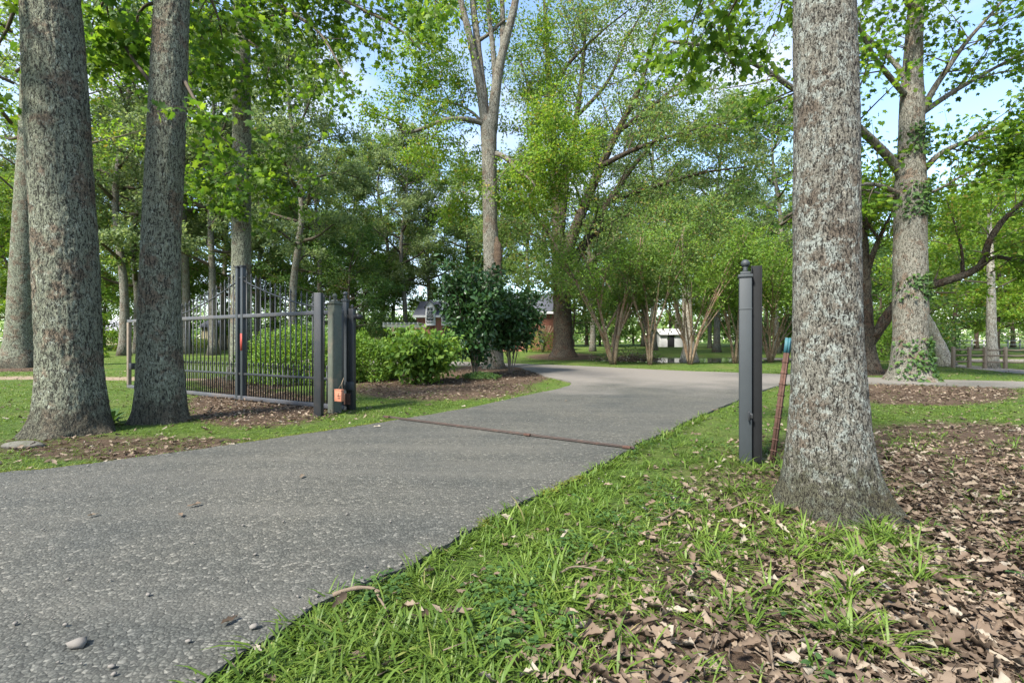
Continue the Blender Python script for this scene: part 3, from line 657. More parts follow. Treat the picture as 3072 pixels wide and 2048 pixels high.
ls = sprout(rg, br, lm, 12, 1.9, 6, 0.7, 10, 0.155, STAR, 0.0, 0.25, 0.8, 0.15, 0.12)
tr6 = tree('oak_tree', 'large oak with long spreading limbs and ivy on its trunk, right of the lichen trunk', b, tk, M['bark_mid'], [ls], M['leaf_near'], br)
bw.obj('limbs', M['bark_mid'], tr6, True)
n = 2600; zz = rg.random(n) ** 1.0 * 7.6; keep = vn(zz * 1.1 + 3, np.zeros(n) + 0.5) + 0.35 * (zz < 0.5) > 0.56; zz = zz[keep]; n = len(zz); th = rg.normal(size=n) * 0.9 - 1.1
rr_ = np.interp(zz, [0, 0.3, 1, 5, 8], [0.72, 0.52, 0.45, 0.41, 0.36]) + 0.02 + 0.06 * rg.random(n)
ax = np.stack([np.interp(zz, tk.axis[:, 2], tk.axis[:, c]) for c in (0, 1)], 1)
Pn = np.stack([ax[:, 0] + np.cos(th) * rr_, ax[:, 1] + np.sin(th) * rr_, zz], 1); No = np.stack([np.cos(th), np.sin(th), 0.4 + 0 * th], 1)
link('ivy', leaf_mesh('ivy', [place(Pn, rnd_unit(rg, n) - UP * 0.4, No + rnd_unit(rg, n) * 0.4, 0.10 + 0.05 * rg.random(n), BROAD, rg)], M['leaf_dark']), tr6)
# 7 dark leaning tree with a long limb to the right
rg = np.random.default_rng(17); D7 = 17.6
b = G(2600, 1108); b[1] = D7; b[0] = (2600 - 1536) / F * D7; b[2] = float(gz(D7))
tk = Acc(); rel = lambda *pp: np.array([P(*q) for q in pp]) - b
tp = rel((2600, 1125, D7), (2598, 1060, D7), (2594, 980, D7), (2590, 880, D7), (2586, 760, 17.5), (2580, 640, 17.4), (2575, 560, 17.3)); trunk_tube(tk, tp, [.42, .33, .29, .26, .22, .16, .10], 12, rg, 24, 0.3)
lm = [(rel((2600, 1040, D7), (2640, 985, 17.3), (2680, 920, 17.0), (2730, 880, 16.8), (2775, 860, 16.6), (2850, 840, 16.3), (2940, 800, 16.0), (2965, 730, 15.8), (3010, 660, 15.6), (3072, 605, 15.4), (3160, 540, 15.2)), .19, .05),
      (rel((2940, 800, 16.0), (2985, 772, 15.8), (3040, 780, 15.6), (3110, 800, 15.5)), .08, .03), (rel((2890, 815, 16.2), (2885, 750, 16.2), (2870, 690, 16.3), (2840, 600, 16.4)), .05, .012),
      (rel((2595, 840, D7), (2620, 760, 17.2), (2650, 690, 17.0), (2685, 620, 16.9)), .12, .03), (rel((2640, 720, 17.0), (2600, 660, 16.8), (2610, 590, 16.7)), .06, .015), (rel((2590, 800, D7), (2540, 720, 18), (2470, 640, 18.3)), .1, .02),
      (rel((2590, 700, 17.4), (2640, 620, 18), (2720, 540, 18.5)), .09, .02), (rel((2610, 1010, D7), (2640, 1000, 17.0), (2660, 960, 16.6)), .05, .02)]
bw = Acc(); br = Acc()
for p_, a_, c_ in lm: bw.tube(resample(p_, 22), np.linspace(a_, c_, 22) * (1 + 0.05 * rg.normal(size=22)), 8)
ls = sprout(rg, br, lm[:-1], 9, 1.5, 7, 0.7, 14, 0.16, SIMP, 0.1, 0.3, 0.8, 0.12, 0.05)
t7 = tree('elm_tree', 'dark brown forked tree behind the ivy-clad oak, one limb reaching far right', b, tk, M['bark_dark'], [ls], M['leaf_lime'], br)
bw.obj('limbs', M['bark_dark'], t7, True)
# 4 centre tree with two upright stems
rg = np.random.default_rng(18); D4 = 20.2
b = np.array([(1481 - 1536) / F * D4, D4, float(gz(D4))])
tk = Acc(); tp = rel((1482, 1112, D4), (1481, 1085, D4), (1479, 1000, D4), (1476, 850, D4), (1470, 650, D4), (1468, 480, D4), (1466, 390, D4), (1466, 350, D4)); trunk_tube(tk, tp, [.46, .40, .36, .33, .30, .31, .33, .26], 16, rg, 30, 0.25)
st = [(rel((1458, 410, D4), (1446, 300, D4), (1428, 200, 20.1), (1402, 80, 20), (1382, 0, 19.9), (1365, -120, 19.8)), .20, .10), (rel((1462, 400, D4), (1444, 240, 20.3), (1428, 90, 20.4), (1418, 0, 20.5), (1412, -120, 20.6)), .20, .11),
      (rel((1474, 400, D4), (1484, 300, 20.1), (1498, 200, 20), (1520, 110, 19.9), (1545, 10, 19.8), (1560, -120, 19.7)), .24, .12), (rel((1486, 260, D4), (1480, 160, 20), (1466, 30, 19.9), (1462, -80, 19.8)), .12, .07), (rel((1508, 150, 20), (1508, 60, 20.2), (1504, -60, 20.3)), .13, .08),
      (rel((1440, 120, 20.3), (1470, 100, 20.2), (1496, 75, 20.1), (1515, 60, 20)), .08, .06)]
bl = [(rel((1452, 372, D4), (1400, 358, 19.8), (1350, 358, 19.5), (1300, 372, 19.2), (1252, 392, 18.9), (1208, 398, 18.7), (1197, 372, 18.6), (1150, 350, 18.4)), .12, .04),
      (rel((1484, 462, D4), (1505, 466, 19.9), (1530, 485, 19.7), (1555, 512, 19.5), (1590, 538, 19.3), (1606, 562, 19.2)), .13, .04), (rel((1556, 512, 19.5), (1590, 492, 19.4), (1630, 465, 19.2), (1680, 425, 19.1)), .08, .025), (rel((1628, 466, 19.2), (1665, 482, 19.1), (1700, 500, 19)), .05, .02),
      (rel((1452, 380, D4), (1420, 340, 20.8), (1360, 310, 21.3), (1280, 300, 21.8), (1210, 270, 22.2)), .07, .02), (rel((1390, 60, 20), (1340, 10, 19.7), (1320, 20, 19.5), (1290, 70, 19.2), (1265, 130, 19)), .06, .012)]
bw = Acc(); br = Acc()
for p_, a_, c_ in st + bl: bw.tube(resample(p_, 20), np.linspace(a_, c_, 20) * (1 + 0.04 * rg.normal(size=20)), 8)
hid = [(rel((1465, 450, D4), (1400, 430, 20.8), (1330, 440, 21.2), (1270, 470, 21.6)), .05, .02), (rel((1470, 420, D4), (1540, 400, 20.8), (1600, 380, 21.2), (1680, 350, 21.6)), .06, .02), (rel((1450, 330, D4), (1390, 270, 20.8), (1330, 230, 21.2), (1270, 230, 21.4)), .05, .02),
       (rel((1490, 300, D4), (1560, 250, 20.8), (1610, 190, 21.2), (1640, 130, 21.4)), .06, .02), (rel((1475, 560, D4), (1420, 560, 21), (1360, 590, 21.4)), .04, .015), (rel((1478, 600, D4), (1530, 590, 21), (1590, 600, 21.4)), .04, .015), (rel((1450, 150, 20.3), (1450, 60, 20.9), (1440, -30, 21)), .04, .015)]
ls = sprout(rg, br, bl + hid, 13, 1.9, 8, 0.8, 30, 0.14, SIMP, 0.05, 0.2, 0.6, 0.16, 0.10)
t4 = tree('pecan_tree', 'tall two-stemmed tree with bare trunk and two drooping side limbs, behind the dark glossy shrub', b, tk, M['bark_mid'], [ls], M['leaf_lime'], br)
bw.obj('limbs', M['bark_mid'], t4, True)
sa = Acc(); trunk_tube(sa, rel((1492, 900, 20.0), (1494, 840, 19.97), (1494, 790, 19.96), (1493, 740, 19.98), (1487, 712, 20.05)), [.10, .15, .17, .15, .08], 9, rg, 16, 0, 0.1); sa.obj('torn_bark_scar', M['scar'], t4)
# 8 big shade tree in the middle
rg = np.random.default_rng(19); D8 = 31.0
b = np.array([(1690 - 1536) / F * D8, D8, float(gz(D8))])
tk = Acc(); tp = rel((1690, 1078, D8), (1690, 1050, D8), (1689, 980, D8), (1685, 880, D8), (1682, 780, D8)); trunk_tube(tk, tp, [.85, .66, .60, .56, .55], 18, rg, 24, 0.3)
lm = [(rel((1678, 800, D8), (1672, 650, D8), (1664, 480, 31.5), (1650, 300, 32), (1640, 120, 32.3), (1630, -40, 32.5)), .42, .08), (rel((1690, 790, D8), (1740, 650, 30.6), (1790, 530, 30.2), (1850, 400, 29.8), (1920, 260, 29.4), (1960, 120, 29)), .40, .08),
      (rel((1700, 820, D8), (1760, 720, 31.5), (1830, 600, 32), (1900, 500, 32.5), (2000, 380, 33)), .34, .06), (rel((1680, 760, D8), (1620, 660, 30.6), (1550, 590, 30.2), (1480, 560, 29.8)), .2, .04), (rel((1695, 850, D8), (1780, 780, 30), (1880, 700, 29), (1990, 640, 28.2)), .26, .05),
      (rel((1680, 700, D8), (1700, 520, 31), (1730, 350, 31), (1750, 180, 31), (1760, 30, 31)), .3, .06), (rel((1690, 860, D8), (1780, 830, 29.4), (1900, 760, 28.4), (2040, 740, 27.6), (2180, 730, 27)), .22, .04), (rel((1800, 500, 30.1), (1900, 450, 29), (2040, 400, 28), (2180, 370, 27.4)), .18, .04),
      (rel((1830, 600, 32), (1960, 560, 31), (2100, 520, 30), (2240, 500, 29)), .2, .04), (rel((1660, 420, 31.6), (1600, 300, 32), (1560, 180, 32.4)), .14, .04), (rel((1850, 400, 29.8), (1980, 300, 29), (2100, 200, 28.4), (2200, 120, 28)), .16, .04), (rel((1760, 720, 31.5), (1900, 640, 33), (2080, 620, 34), (2240, 620, 35)), .16, .04),
      (rel((1685, 780, D8), (1640, 730, 32), (1590, 700, 33), (1540, 690, 34)), .14, .03), (rel((1700, 900, D8), (1640, 850, 30), (1600, 820, 29.4)), .12, .03), (rel((1650, 300, 32), (1700, 200, 31.4), (1800, 100, 31), (1900, 20, 30.6)), .14, .03), (rel((1730, 350, 31), (1820, 250, 31), (1880, 120, 31.2), (1950, 0, 31.4)), .14, .03),
      (rel((1700, 870, D8), (1740, 850, 29), (1780, 870, 28), (1830, 880, 27.4)), .1, .03)]
bw = Acc(); br = Acc()
for p_, a_, c_ in lm: bw.tube(resample(p_, 18), np.linspace(a_, c_, 18), 8)
ls = sprout(rg, br, lm, 17, 4.3, 10, 1.4, 27, 0.19, SIMP, 0.1, 0.2, 0.6, 0.34, 0.05)
t8 = tree('shade_tree', 'huge broad shade tree with thick dark trunk beside the brick house', b, tk, M['bark_dark'], [ls], M['leaf_mid'], br)
bw.obj('limbs', M['bark_dark'], t8, True)

# crape myrtles and other many-stemmed small trees on the far side of the drive
def multi_stem(rng, base, n, H, spread, r0, fork=0.45, nsub=7, slen=1.3, ntw=6, tlen=0.6, nl=13, leaf=0.12, tmpl=SIMP, t0=0.55, up=0.15, sides=7):
    tk = Acc(); br = Acc(); lm = []
    for a in range(n):
        az = a * 2 * math.pi / n + rng.normal() * 0.4; d = np.array([math.cos(az), math.sin(az), 0]); h = H * (0.8 + 0.3 * rng.random()); sp_ = spread * (0.6 + 0.6 * rng.random())
        pts = [d * 0.06 - UP * 0.05, d * sp_ * 0.16 + UP * h * 0.22 + rng.normal(size=3) * 0.04, d * sp_ * 0.42 + UP * h * 0.5 + rng.normal(size=3) * 0.08, d * sp_ * 0.7 + UP * h * 0.76 + rng.normal(size=3) * 0.1, d * sp_ + UP * h]
        tk.tube(resample(pts, 14), np.linspace(r0, r0 * 0.22, 14), sides); lm.append((np.array(pts), r0, r0 * 0.25))
        for k in range(2):
            i0 = 1 + k; az2 = az + rng.normal() * 0.9; d2 = np.array([math.cos(az2), math.sin(az2), 0]); p0 = np.array(pts[i0])
            q = [p0, p0 + d2 * sp_ * 0.3 + UP * h * 0.2, p0 + d2 * sp_ * 0.6 + UP * h * (0.42 - 0.1 * k)]
            tk.tube(resample(q, 9), np.linspace(r0 * 0.6, r0 * 0.18, 9), sides - 1); lm.append((np.array(q), r0 * 0.6, r0 * 0.2))
    ls = sprout(rng, br, lm, nsub, slen, ntw, tlen, nl, leaf, tmpl, up, t0, 0.7, 0.14, 0.05)
    return tk, br, ls
for (px, py, n, H, sp_, r0, lab, lf, bk) in (
        (1840, 1093, 5, 6.4, 2.6, .10, 'small forked tree with smooth tan stems, nearest the shade tree across the drive', 'leaf_shrub', 'bark_tan'),
        (1950, 1094, 6, 6.0, 2.0, .06, 'slim many-stemmed tree second from the shade tree across the drive', 'leaf_mid', 'bark_tan'),
        (2070, 1093, 9, 5.6, 2.6, .05, 'many-stemmed tree with fanning thin stems in front of the pale trunk', 'leaf_shrub', 'bark_tan'),
        (2206, 1090, 4, 5.6, 2.0, .07, 'small tree with reddish stems just left of the black gate post', 'leaf_lime', 'bark_tan'),
        (2312, 1086, 9, 5.4, 2.6, .06, 'bushy many-stemmed tree right of the black gate post', 'leaf_shrub', 'bark_tan')):
    rg = np.random.default_rng(px); b = G(px, py); tk, br, ls = multi_stem(rg, b, n, H, sp_, r0)
    tree('crape_myrtle', lab, b, tk, M[bk], [ls], M[lf], br, 'small many-stemmed trees across the drive')

# ------------------------------------------------------------------ background trees: a few kinds, many copies
def forest_tree(seed, H, r0, cb, Rr, nl, leaf, nleaf, nsub=7, slen=1.9, ntw=6, rise=(0.15, 0.8), tl=0.9, sp_=0.2):
    rng = np.random.default_rng(seed); tk = Acc(); br = Acc()
    pts = np.array([[0, 0, -0.2], [0.05, 0, H * 0.2], [rng.normal() * 0.25, rng.normal() * 0.25, H * 0.45], [rng.normal() * 0.4, rng.normal() * 0.4, H * 0.75], [rng.normal() * 0.5, rng.normal() * 0.5, H]])
    P2 = trunk_tube(tk, pts, [r0 * 1.15, r0 * 0.9, r0 * 0.7, r0 * 0.4, 0.02], 10, rng, 24, 0.5)
    lm = crown_limbs(rng, H, cb, Rr, nl, r0, trunk_pts=P2, rise=rise)
    for p_, a_, c_ in lm: br.tube(resample(p_, 9), np.linspace(a_, c_, 9), 5)
    return tk, br, sprout(rng, br, lm, nsub, slen, ntw, tl, nleaf, leaf, SIMP, 0.1, 0.25, 0.55, sp_, 0.03, min_r=0.008)
KIND = {}
def proto(key, name, bark, leafm, *a, **k):
    tk, br, ls = forest_tree(*a, **k)
    KIND[key] = [name, tk.mesh('trunk', M[bark], True), br.mesh('branches', M['twig']), leaf_mesh('crown', [ls], M[leafm])]
proto('A', 'forest_tree', 'bark_mid', 'leaf_grey', 101, 24, .27, 6.5, 5.0, 20, .24, 27)
proto('B', 'forest_tree', 'bark_mid', 'leaf_mid', 102, 21, .24, 4.5, 5.2, 20, .24, 27)
proto('C', 'forest_tree', 'bark_dark', 'leaf_far', 103, 16, .20, 2.0, 5.0, 18, .26, 27, rise=(0.05, 0.7))
proto('D', 'forest_tree', 'bark_mid', 'leaf_grey', 104, 26, .30, 8.0, 5.6, 20, .25, 27)
proto('E', 'understory_tree', 'bark_dark', 'leaf_shrub', 105, 8, .10, 0.8, 3.4, 16, .2, 16, 6, 1.3, 6, (0.05, 0.6), .6, .18)
proto('F', 'understory_tree', 'bark_dark', 'leaf_dark', 106, 9, .12, 1.0, 3.6, 16, .2, 17, 6, 1.4, 6, (0.05, 0.6), .6, .18)
proto('H', 'forest_tree', 'bark_dark', 'leaf_lime', 107, 15, .2, 2.6, 5.0, 18, .23, 27, rise=(0.0, 0.6))
def stand(key, px, d, sc, label, group, rng):
    nm, a, br_, c = KIND[key]; X = (px - 1536) / F * d
    t = thing(nm, label, 'tree', (X, d, float(gz(d)) - 0.02), rng.random() * 6.28, group); s = sc * (0.92 + 0.16 * rng.random()); t.scale = (s, s, s)
    link('trunk', a, t); link('branches', br_, t); link('crown', c, t)
    return t
rg = np.random.default_rng(55)
GL = 'tall leafy tree in the wood beyond the iron gate'; GR = 'leafy tree in the wood beyond the split-rail fence on the right'; GC = 'tall leafy tree standing behind the brick house'
GM = 'leafy tree in the wood beyond the pond'; GF = 'leafy tree behind the trunks at the far left'
U = 'low leafy tree filling in under the wood '
for k_, px, d, sc in (('A', 372, 33, .95), ('B', 410, 37, 1.0), ('D', 560, 36, .9), ('A', 640, 34, .9), ('B', 668, 46, 1.1), ('A', 880, 31, .92), ('B', 770, 44, 1.0), ('D', 820, 56, .95), ('B', 960, 40, .92), ('A', 1060, 52, .95), ('C', 500, 50, 1.0), ('C', 1010, 58, 1.1), ('B', 465, 44, 1.1), ('D', 720, 62, 1.1), ('C', 880, 64, 1.1)):
    stand(k_, px, d, sc, {372: 'tall tree with grey trunk just left of the second thick trunk, beyond the lawn', 410: 'tall tree standing partly behind the second thick trunk', 560: 'tall tree beyond the left half of the gate, left of the tan shed', 640: 'tall tree whose trunk stands in front of the tan shed', 960: 'tall leafy tree above the square black gate post', 1060: 'pale leafy tree above the paired guide posts'}.get(px, GL), 'trees of the wood beyond the gate', rg)
for k_, px, d, sc in (('E', 450, 40, 1.0), ('E', 740, 52, 1.1), ('F', 1050, 36, 1.0), ('E', 1100, 46, 1.1), ('E', 530, 66, 1.2)):
    stand(k_, px, d, sc, U + 'beyond the iron gate', 'low trees beyond the gate', rg)
for k_, px, d, sc in (('B', 1150, 50, 1.0), ('A', 1215, 47, .95), ('B', 1290, 52, .9), ('D', 1400, 60, .85), ('B', 1500, 58, .95), ('A', 1590, 55, 1.0), ('C', 1350, 66, 1.1), ('C', 1180, 64, 1.1), ('C', 1470, 72, 1.1)):
    stand(k_, px, d, sc, {1215: 'tall tree with slim trunk rising behind the timber pergola', 1290: 'tall tree rising directly behind the white dormer'}.get(px, GC), 'trees behind the brick house', rg)
for k_, px, d, sc in (('A', 1778, 42, .85), ('C', 1840, 56, 1.0), ('B', 1930, 62, 1.0), ('D', 2030, 66, .9), ('B', 2130, 52, .85), ('C', 2210, 62, 1.0), ('A', 2300, 58, .85), ('C', 2390, 48, .9), ('B', 2460, 60, .9), ('A', 2150, 40, .95), ('A', 2330, 38, .9), ('D', 1960, 46, .9), ('H', 1760, 70, 1.1), ('H', 2010, 80, 1.2), ('C', 2150, 84, 1.2)):
    stand(k_, px, d, sc, {1778: 'tall tree with dark slim trunk just right of the huge shade tree'}.get(px, GM), 'trees beyond the pond', rg)
for k_, px, d, sc in (('F', 1800, 66, 1.1), ('E', 1900, 72, 1.2), ('E', 2150, 66, 1.1), ('F', 2260, 56, 1.1), ('E', 2350, 44, 1.0), ('F', 2420, 38, .9), ('F', 1720, 60, 1.1)):
    stand(k_, px, d, sc, U + 'beyond the pond', 'low trees beyond the pond', rg)
for k_, px, d, sc in (('H', 2560, 44, .9), ('H', 2860, 30, .7), ('H', 2990, 31, .75), ('H', 3120, 34, .9), ('C', 2780, 46, .8), ('C', 2930, 50, .85), ('H', 3040, 56, .9), ('C', 3220, 46, .9), ('H', 3330, 40, .9), ('H', 2680, 60, .9)):
    stand(k_, px, d, sc, {2560: 'leafy tree filling the gap between the lichen trunk and the ivy-clad oak', 2860: 'yellow-green tree just right of the ivy-clad oak'}.get(px, GR), 'trees beyond the split-rail fence', rg)
for k_, px, d, sc in (('E', 2560, 34, 1.0), ('F', 2640, 30, .8), ('F', 2780, 27, .62), ('E', 2700, 48, 1.0), ('F', 3110, 44, 1.0)):
    stand(k_, px, d, sc, U + 'on the right', 'low trees on the right', rg)
for k_, px, d, sc in (('H', 20, 44, .9), ('H', 170, 50, 1.0), ('B', 250, 42, 1.0), ('H', 310, 56, 1.0), ('H', -120, 40, 1.0), ('B', -40, 50, 1.0), ('C', 90, 60, 1.0), ('B', 200, 60, 1.1), ('E', 260, 50, .8), ('E', 120, 46, .7)):
    stand(k_, px, d, sc, GF, 'trees behind the far left trunks', rg)
# the far wood that closes the view
rg = np.random.default_rng(77); n = 420; az = np.linspace(-1.02, 1.02, n) + rg.normal(size=n) * 0.01; dd = 92 + 55 * rg.random(n); cx = np.tan(az * 0.9) * dd; cz = 1 + 5 * rg.random(n) ** 1.3; rr_ = 3 + 2.5 * rg.random(n)
m_ = 105; dirs = rnd_unit(rg, n * m_).reshape(n, m_, 3); Pn = np.stack([cx, dd, cz + 0.8], 1)[:, None] + dirs * (rr_[:, None, None] * (0.55 + 0.5 * rg.random((n, m_, 1)))); Pn = Pn.reshape(-1, 3); Pn = Pn[Pn[:, 2] > 0.9]; k_ = len(Pn)
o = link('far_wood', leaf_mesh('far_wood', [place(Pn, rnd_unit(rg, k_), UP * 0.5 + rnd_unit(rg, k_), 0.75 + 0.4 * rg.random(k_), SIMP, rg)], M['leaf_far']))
tag(o, 'hazy mass of far trees closing the view beyond every lawn', 'wood', None, 'stuff')
# pale trunks
rg = np.random.default_rng(91)
for (px, py, d, pts, rads, lab) in (
        (2066, 1080, 27, [(2068, 1086), (2066, 1020), (2062, 940), (2058, 850), (2052, 780), (2046, 700)], [.42, .30, .28, .22, .14, .03], 'pale thick trunk by the pond behind the fanning thin stems'),
        (2838, 1092, 21.5, [(2842, 1097), (2828, 1060), (2806, 1010), (2790, 975), (2772, 930), (2760, 880)], [.28, .23, .21, .19, .12, .06], 'pale trunk leaning left beside the gravel lane'),
        (2977, 1102, 20.6, [(2978, 1106), (2976, 1040), (2974, 960), (2974, 880), (2972, 780), (2968, 640)], [.22, .18, .17, .15, .12, .06], 'straight pale slender trunk standing at the split-rail fence')):
    b = np.array([(px - 1536) / F * d, d, float(gz(d))]); tk = Acc(); br = Acc(); pw = np.array([P(x, y, d) for x, y in pts]) - b
    trunk_tube(tk, pw, rads, 12, rg, 20, 0.35)
    top = pw[-1][2]; lm = crown_limbs(rg, top + 1.5, 3.2 if px != 2838 else 1.8, 3.2 if px != 2838 else 2.0, 11, .06, trunk_pts=resample(pw, 20))
    for p_, a_, c_ in lm: br.tube(resample(p_, 9), np.linspace(a_, c_, 9), 5)
    ls = sprout(rg, br, lm, 6, 1.3, 6, .6, 14 if px != 2838 else 6, .15, SIMP, 0.05, 0.3, 0.7, 0.15, 0.08)
    tree('pale_tree', lab, b, tk, M['bark_pale'], [ls], M['leaf_lime' if px > 2500 else 'leaf_mid'], br)

# ------------------------------------------------------------------ shrubs
def mound(rng, r, n, leaf, tmpl, lump=0.3, fill=0.45, top=1.0, zmin=0.05):
    u = rnd_unit(rng, n); u[:, 2] = np.abs(u[:, 2]) * 1.0 - 0.12 * rng.random(n)
    s = 1 + lump * (vn(u[:, 0] * 3 + 9, u[:, 1] * 3 + 4, u[:, 2] * 3) - 0.5) * 2
    k = s * (1 - fill * rng.random(n) ** 2.2)
    Pm = u * k[:, None] * np.array(r); Pm[:, 2] = np.maximum(Pm[:, 2], zmin + 0.1 * rng.random(n))
    return place(Pm, u * 0.7 + rnd_unit(rng, n) * 0.8 + UP * 0.2, UP * 0.5 + u * 0.5 + rnd_unit(rng, n) * 0.6, leaf * (0.7 + 0.6 * rng.random(n)), tmpl, rng)
def stems(rng, r, n, rad=0.012):
    br = Acc()
    for a in range(n):
        az = rng.random() * 6.28; k = 0.3 + 0.6 * rng.random(); d = np.array([math.cos(az), math.sin(az), 0])
        br.tube(resample([d * 0.05 - UP * 0.05, d * r[0] * k * 0.3 + UP * r[2] * 0.4, d * r[0] * k * 0.8 + UP * r[2] * 0.85], 7), np.linspace(rad, rad * 0.4, 7), 5)
    return br
def shrub(name, label, px, d, r, sets, mat, br, bmat='twig', cat='shrub'):
    b = np.array([(px - 1536) / F * d, d, float(gz(d))]); t = thing(name, label, cat, b)
    link('foliage', leaf_mesh('foliage', sets, M[mat]), t); br.obj('stems', M[bmat], t, True); return t
rg = np.random.default_rng(31)
r_ = (1.5, 1.3, 1.75); shrub('azalea_bush', 'rounded green bush seen through the right half of the iron gate', 890, 14.2, r_, [mound(rg, r_, 15000, .085, SIMP)], 'leaf_shrub', stems(rg, r_, 14))
r_ = (.95, 1.1, 1.55); shrub('azalea_bush', 'rounded green bush just right of the weathered gate posts', 1090, 15.0, r_, [mound(rg, r_, 12000, .085, SIMP)], 'leaf_shrub', stems(rg, r_, 12))
r_ = (.8, .8, 1.0); shrub('azalea_bush', 'low green bush at the foot of the straight trunk behind the gate', 775, 15.2, r_, [mound(rg, r_, 5000, .085, SIMP)], 'leaf_dark', stems(rg, r_, 10))
def open_shrub(rng, n, H, sp_, leaf, nl, nsub, slen, tmpl, t0=0.2):
    return multi_stem(rng, None, n, H, sp_, 0.022, 0.4, nsub, slen, 5, 0.28, nl, leaf, tmpl, t0, 0.1, 5)
tk, br, ls = open_shrub(rg, 11, 1.3, .8, .16, 6, 5, .38, BROAD, 0.05)
b = G(1268, 1150); t = thing('leafy_shrub', 'open light-green shrub with long leaves in the leaf bed left of the dark shrub', 'shrub', b); tk.obj('stems', M['old_wood'], t, True); br.obj('twigs', M['twig'], t); link('foliage', leaf_mesh('foliage', [ls], M['leaf_shrub']), t)
for (px, py, n, H, sp_, lab) in ((1425, 1132, 10, 3.7, .95, 'tall dark glossy-leaved shrub in front of the two-stemmed tree'), (1530, 1120, 8, 2.9, .95, 'dark glossy shrub wrapping the trunk of the two-stemmed tree')):
    tk, br, ls = open_shrub(rg, n, H, sp_, .17, 7, 6, .55, BROAD, 0.1 if px == 1425 else 0.25)
    b = G(px, py); t = thing('camellia_shrub', lab, 'shrub', b); tk.obj('stems', M['old_wood'], t, True); br.obj('twigs', M['twig'], t); link('foliage', leaf_mesh('foliage', [ls], M['leaf_gloss']), t)
r_ = (.55, .5, .25); shrub('ground_cover', 'low dark green patch of creeping plants in the leaf bed', 1440, 15.0, r_, [mound(rg, r_, 1500, .06, SIMP)], 'leaf_dark', stems(rg, r_, 6, .006), cat='ground cover')
r_ = (1.2, 1.0, 2.4); shrub('evergreen_bush', 'dark bush right of the ivy-clad oak beyond the lane', 2795, 25, r_, [mound(rg, r_, 6000, .13, SIMP)], 'leaf_dark', stems(rg, r_, 10))
r_ = (1.8, 1.2, 2.3); shrub('evergreen_bush', 'dark bush left of the ivy-clad oak beyond the lane', 2655, 26, r_, [mound(rg, r_, 6000, .13, SIMP)], 'leaf_shrub', stems(rg, r_, 10))
r_ = (1.5, 1.0, 2.0); shrub('evergreen_bush', 'bare-stemmed brown bush against the brick house wall', 1628, 40, r_, [mound(rg, r_, 1800, .14, SIMP)], 'leaf_shrub', stems(rg, (1.6, 1, 2.6), 26, .035), 'bark_tan')
for (px, d, rx, h, lab) in ((150, 30, 3, 1.4, 'yellow-green hedge behind the far left trunks'), (300, 44, 4, 2.0, 'yellow-green bush in front of the neighbouring house'), (560, 54, 3, 1.2, 'dark bush at the left corner of the tan shed'), (1120, 44, 2.0, 2.4, 'dark bush behind the timber pergola')):
    r_ = (rx, 1.2, h); shrub('garden_bush', lab, px, d, r_, [mound(rg, r_, 6000, .17, SIMP)], 'leaf_lime' if 'yellow' in lab else 'leaf_mid', stems(rg, r_, 8))
# plant with strap leaves between the two left trunks
def rosette(rng, n, ln, wd, tilt):
    az = rng.random(n) * 6.28; V = []; Fq = []; seg = 5
    for a in range(n):
        d = np.array([math.cos(az[a]), math.sin(az[a]), 0]); s_ = np.array([-d[1], d[0], 0]); l = ln * (0.6 + 0.6 * rng.random()); tl = tilt * (0.6 + 0.6 * rng.random()); o = len(V)
        for k in range(seg + 1):
            u = k / seg; c = d * l * u * math.cos(tl * (1 - 0.3 * u)) + UP * l * (math.sin(tl) * u - 0.75 * u * u * math.cos(tl)); w = wd * math.sin(math.pi * min(1, 0.12 + 0.88 * (1 - abs(u - .45) / .55 if u > .45 else u / .45 * .9 + .1)) / 2) * (0 if k == seg else 1)
            V += [c + s_ * w, c - s_ * w]
        for k in range(seg): Fq.append([o + 2 * k, o + 2 * k + 1, o + 2 * k + 3, o + 2 * k + 2])
    V = np.array(V); return V, np.array(Fq)
V, Fq = rosette(rg, 26, .42, .035, .95)
tri = np.vstack([Fq[:, [0, 1, 2]], Fq[:, [0, 2, 3]]])
t = thing('strap_leaf_plant', 'low dark green plant with drooping strap leaves between the two left trunks', 'plant', G(332, 1272)); link('leaves', leaf_mesh('leaves', [(V, tri, rg.random(len(V)))], M['leaf_dark']), t)

# ------------------------------------------------------------------ the iron sliding gate
A = np.array([-9.57, 12.06]); ang = math.atan2(-3.52, 6.09)
gate = thing('sliding_gate', 'long black iron sliding gate with spear pickets and arched top, standing open', 'gate', (A[0] * 1.06, A[1] * 1.06, -0.055), ang); gate.scale = (1.06, 1.06, 1.06)
def part(name, mat, parent, *boxes, bevel=0.004):
    a = Acc()
    for c, s_ in boxes: a.box(c, s_)
    return a.obj(name, M[mat], parent, False, bevel)
GLEN = 7.74; TC = 4.79
part('top_rail', 'rail_grey', gate, ((GLEN / 2, 0, 1.735), (GLEN, .06, .07)))
part('bottom_rail', 'rail_grey', gate, ((GLEN / 2, 0, .115), (GLEN, .07, .075)))
part('middle_rail', 'steel', gate, (((1.5 + GLEN) / 2, 0, .585), (GLEN - 1.5, .035, .045)))
part('end_post', 'old_wood', gate, ((.045, 0, .93), (.09, .072, 1.54)))
part('end_post', 'steel', gate, ((GLEN - .04, 0, .93), (.08, .062, 1.54)))
part('end_post', 'steel', gate, ((1.5, 0, .93), (.06, .058, 1.54)))
for x in (TC - .085, TC + .085):
    up = part('centre_post', 'steel_post', gate, ((x, 0, 1.40), (.07, .076, 2.6))); part('post_cap', 'black', up, ((x, 0, 2.72), (.09, .09, .04)))
part('sticker', 'red', gate, ((TC + .085, -.041, 1.22), (.062, .004, .34)), bevel=0)
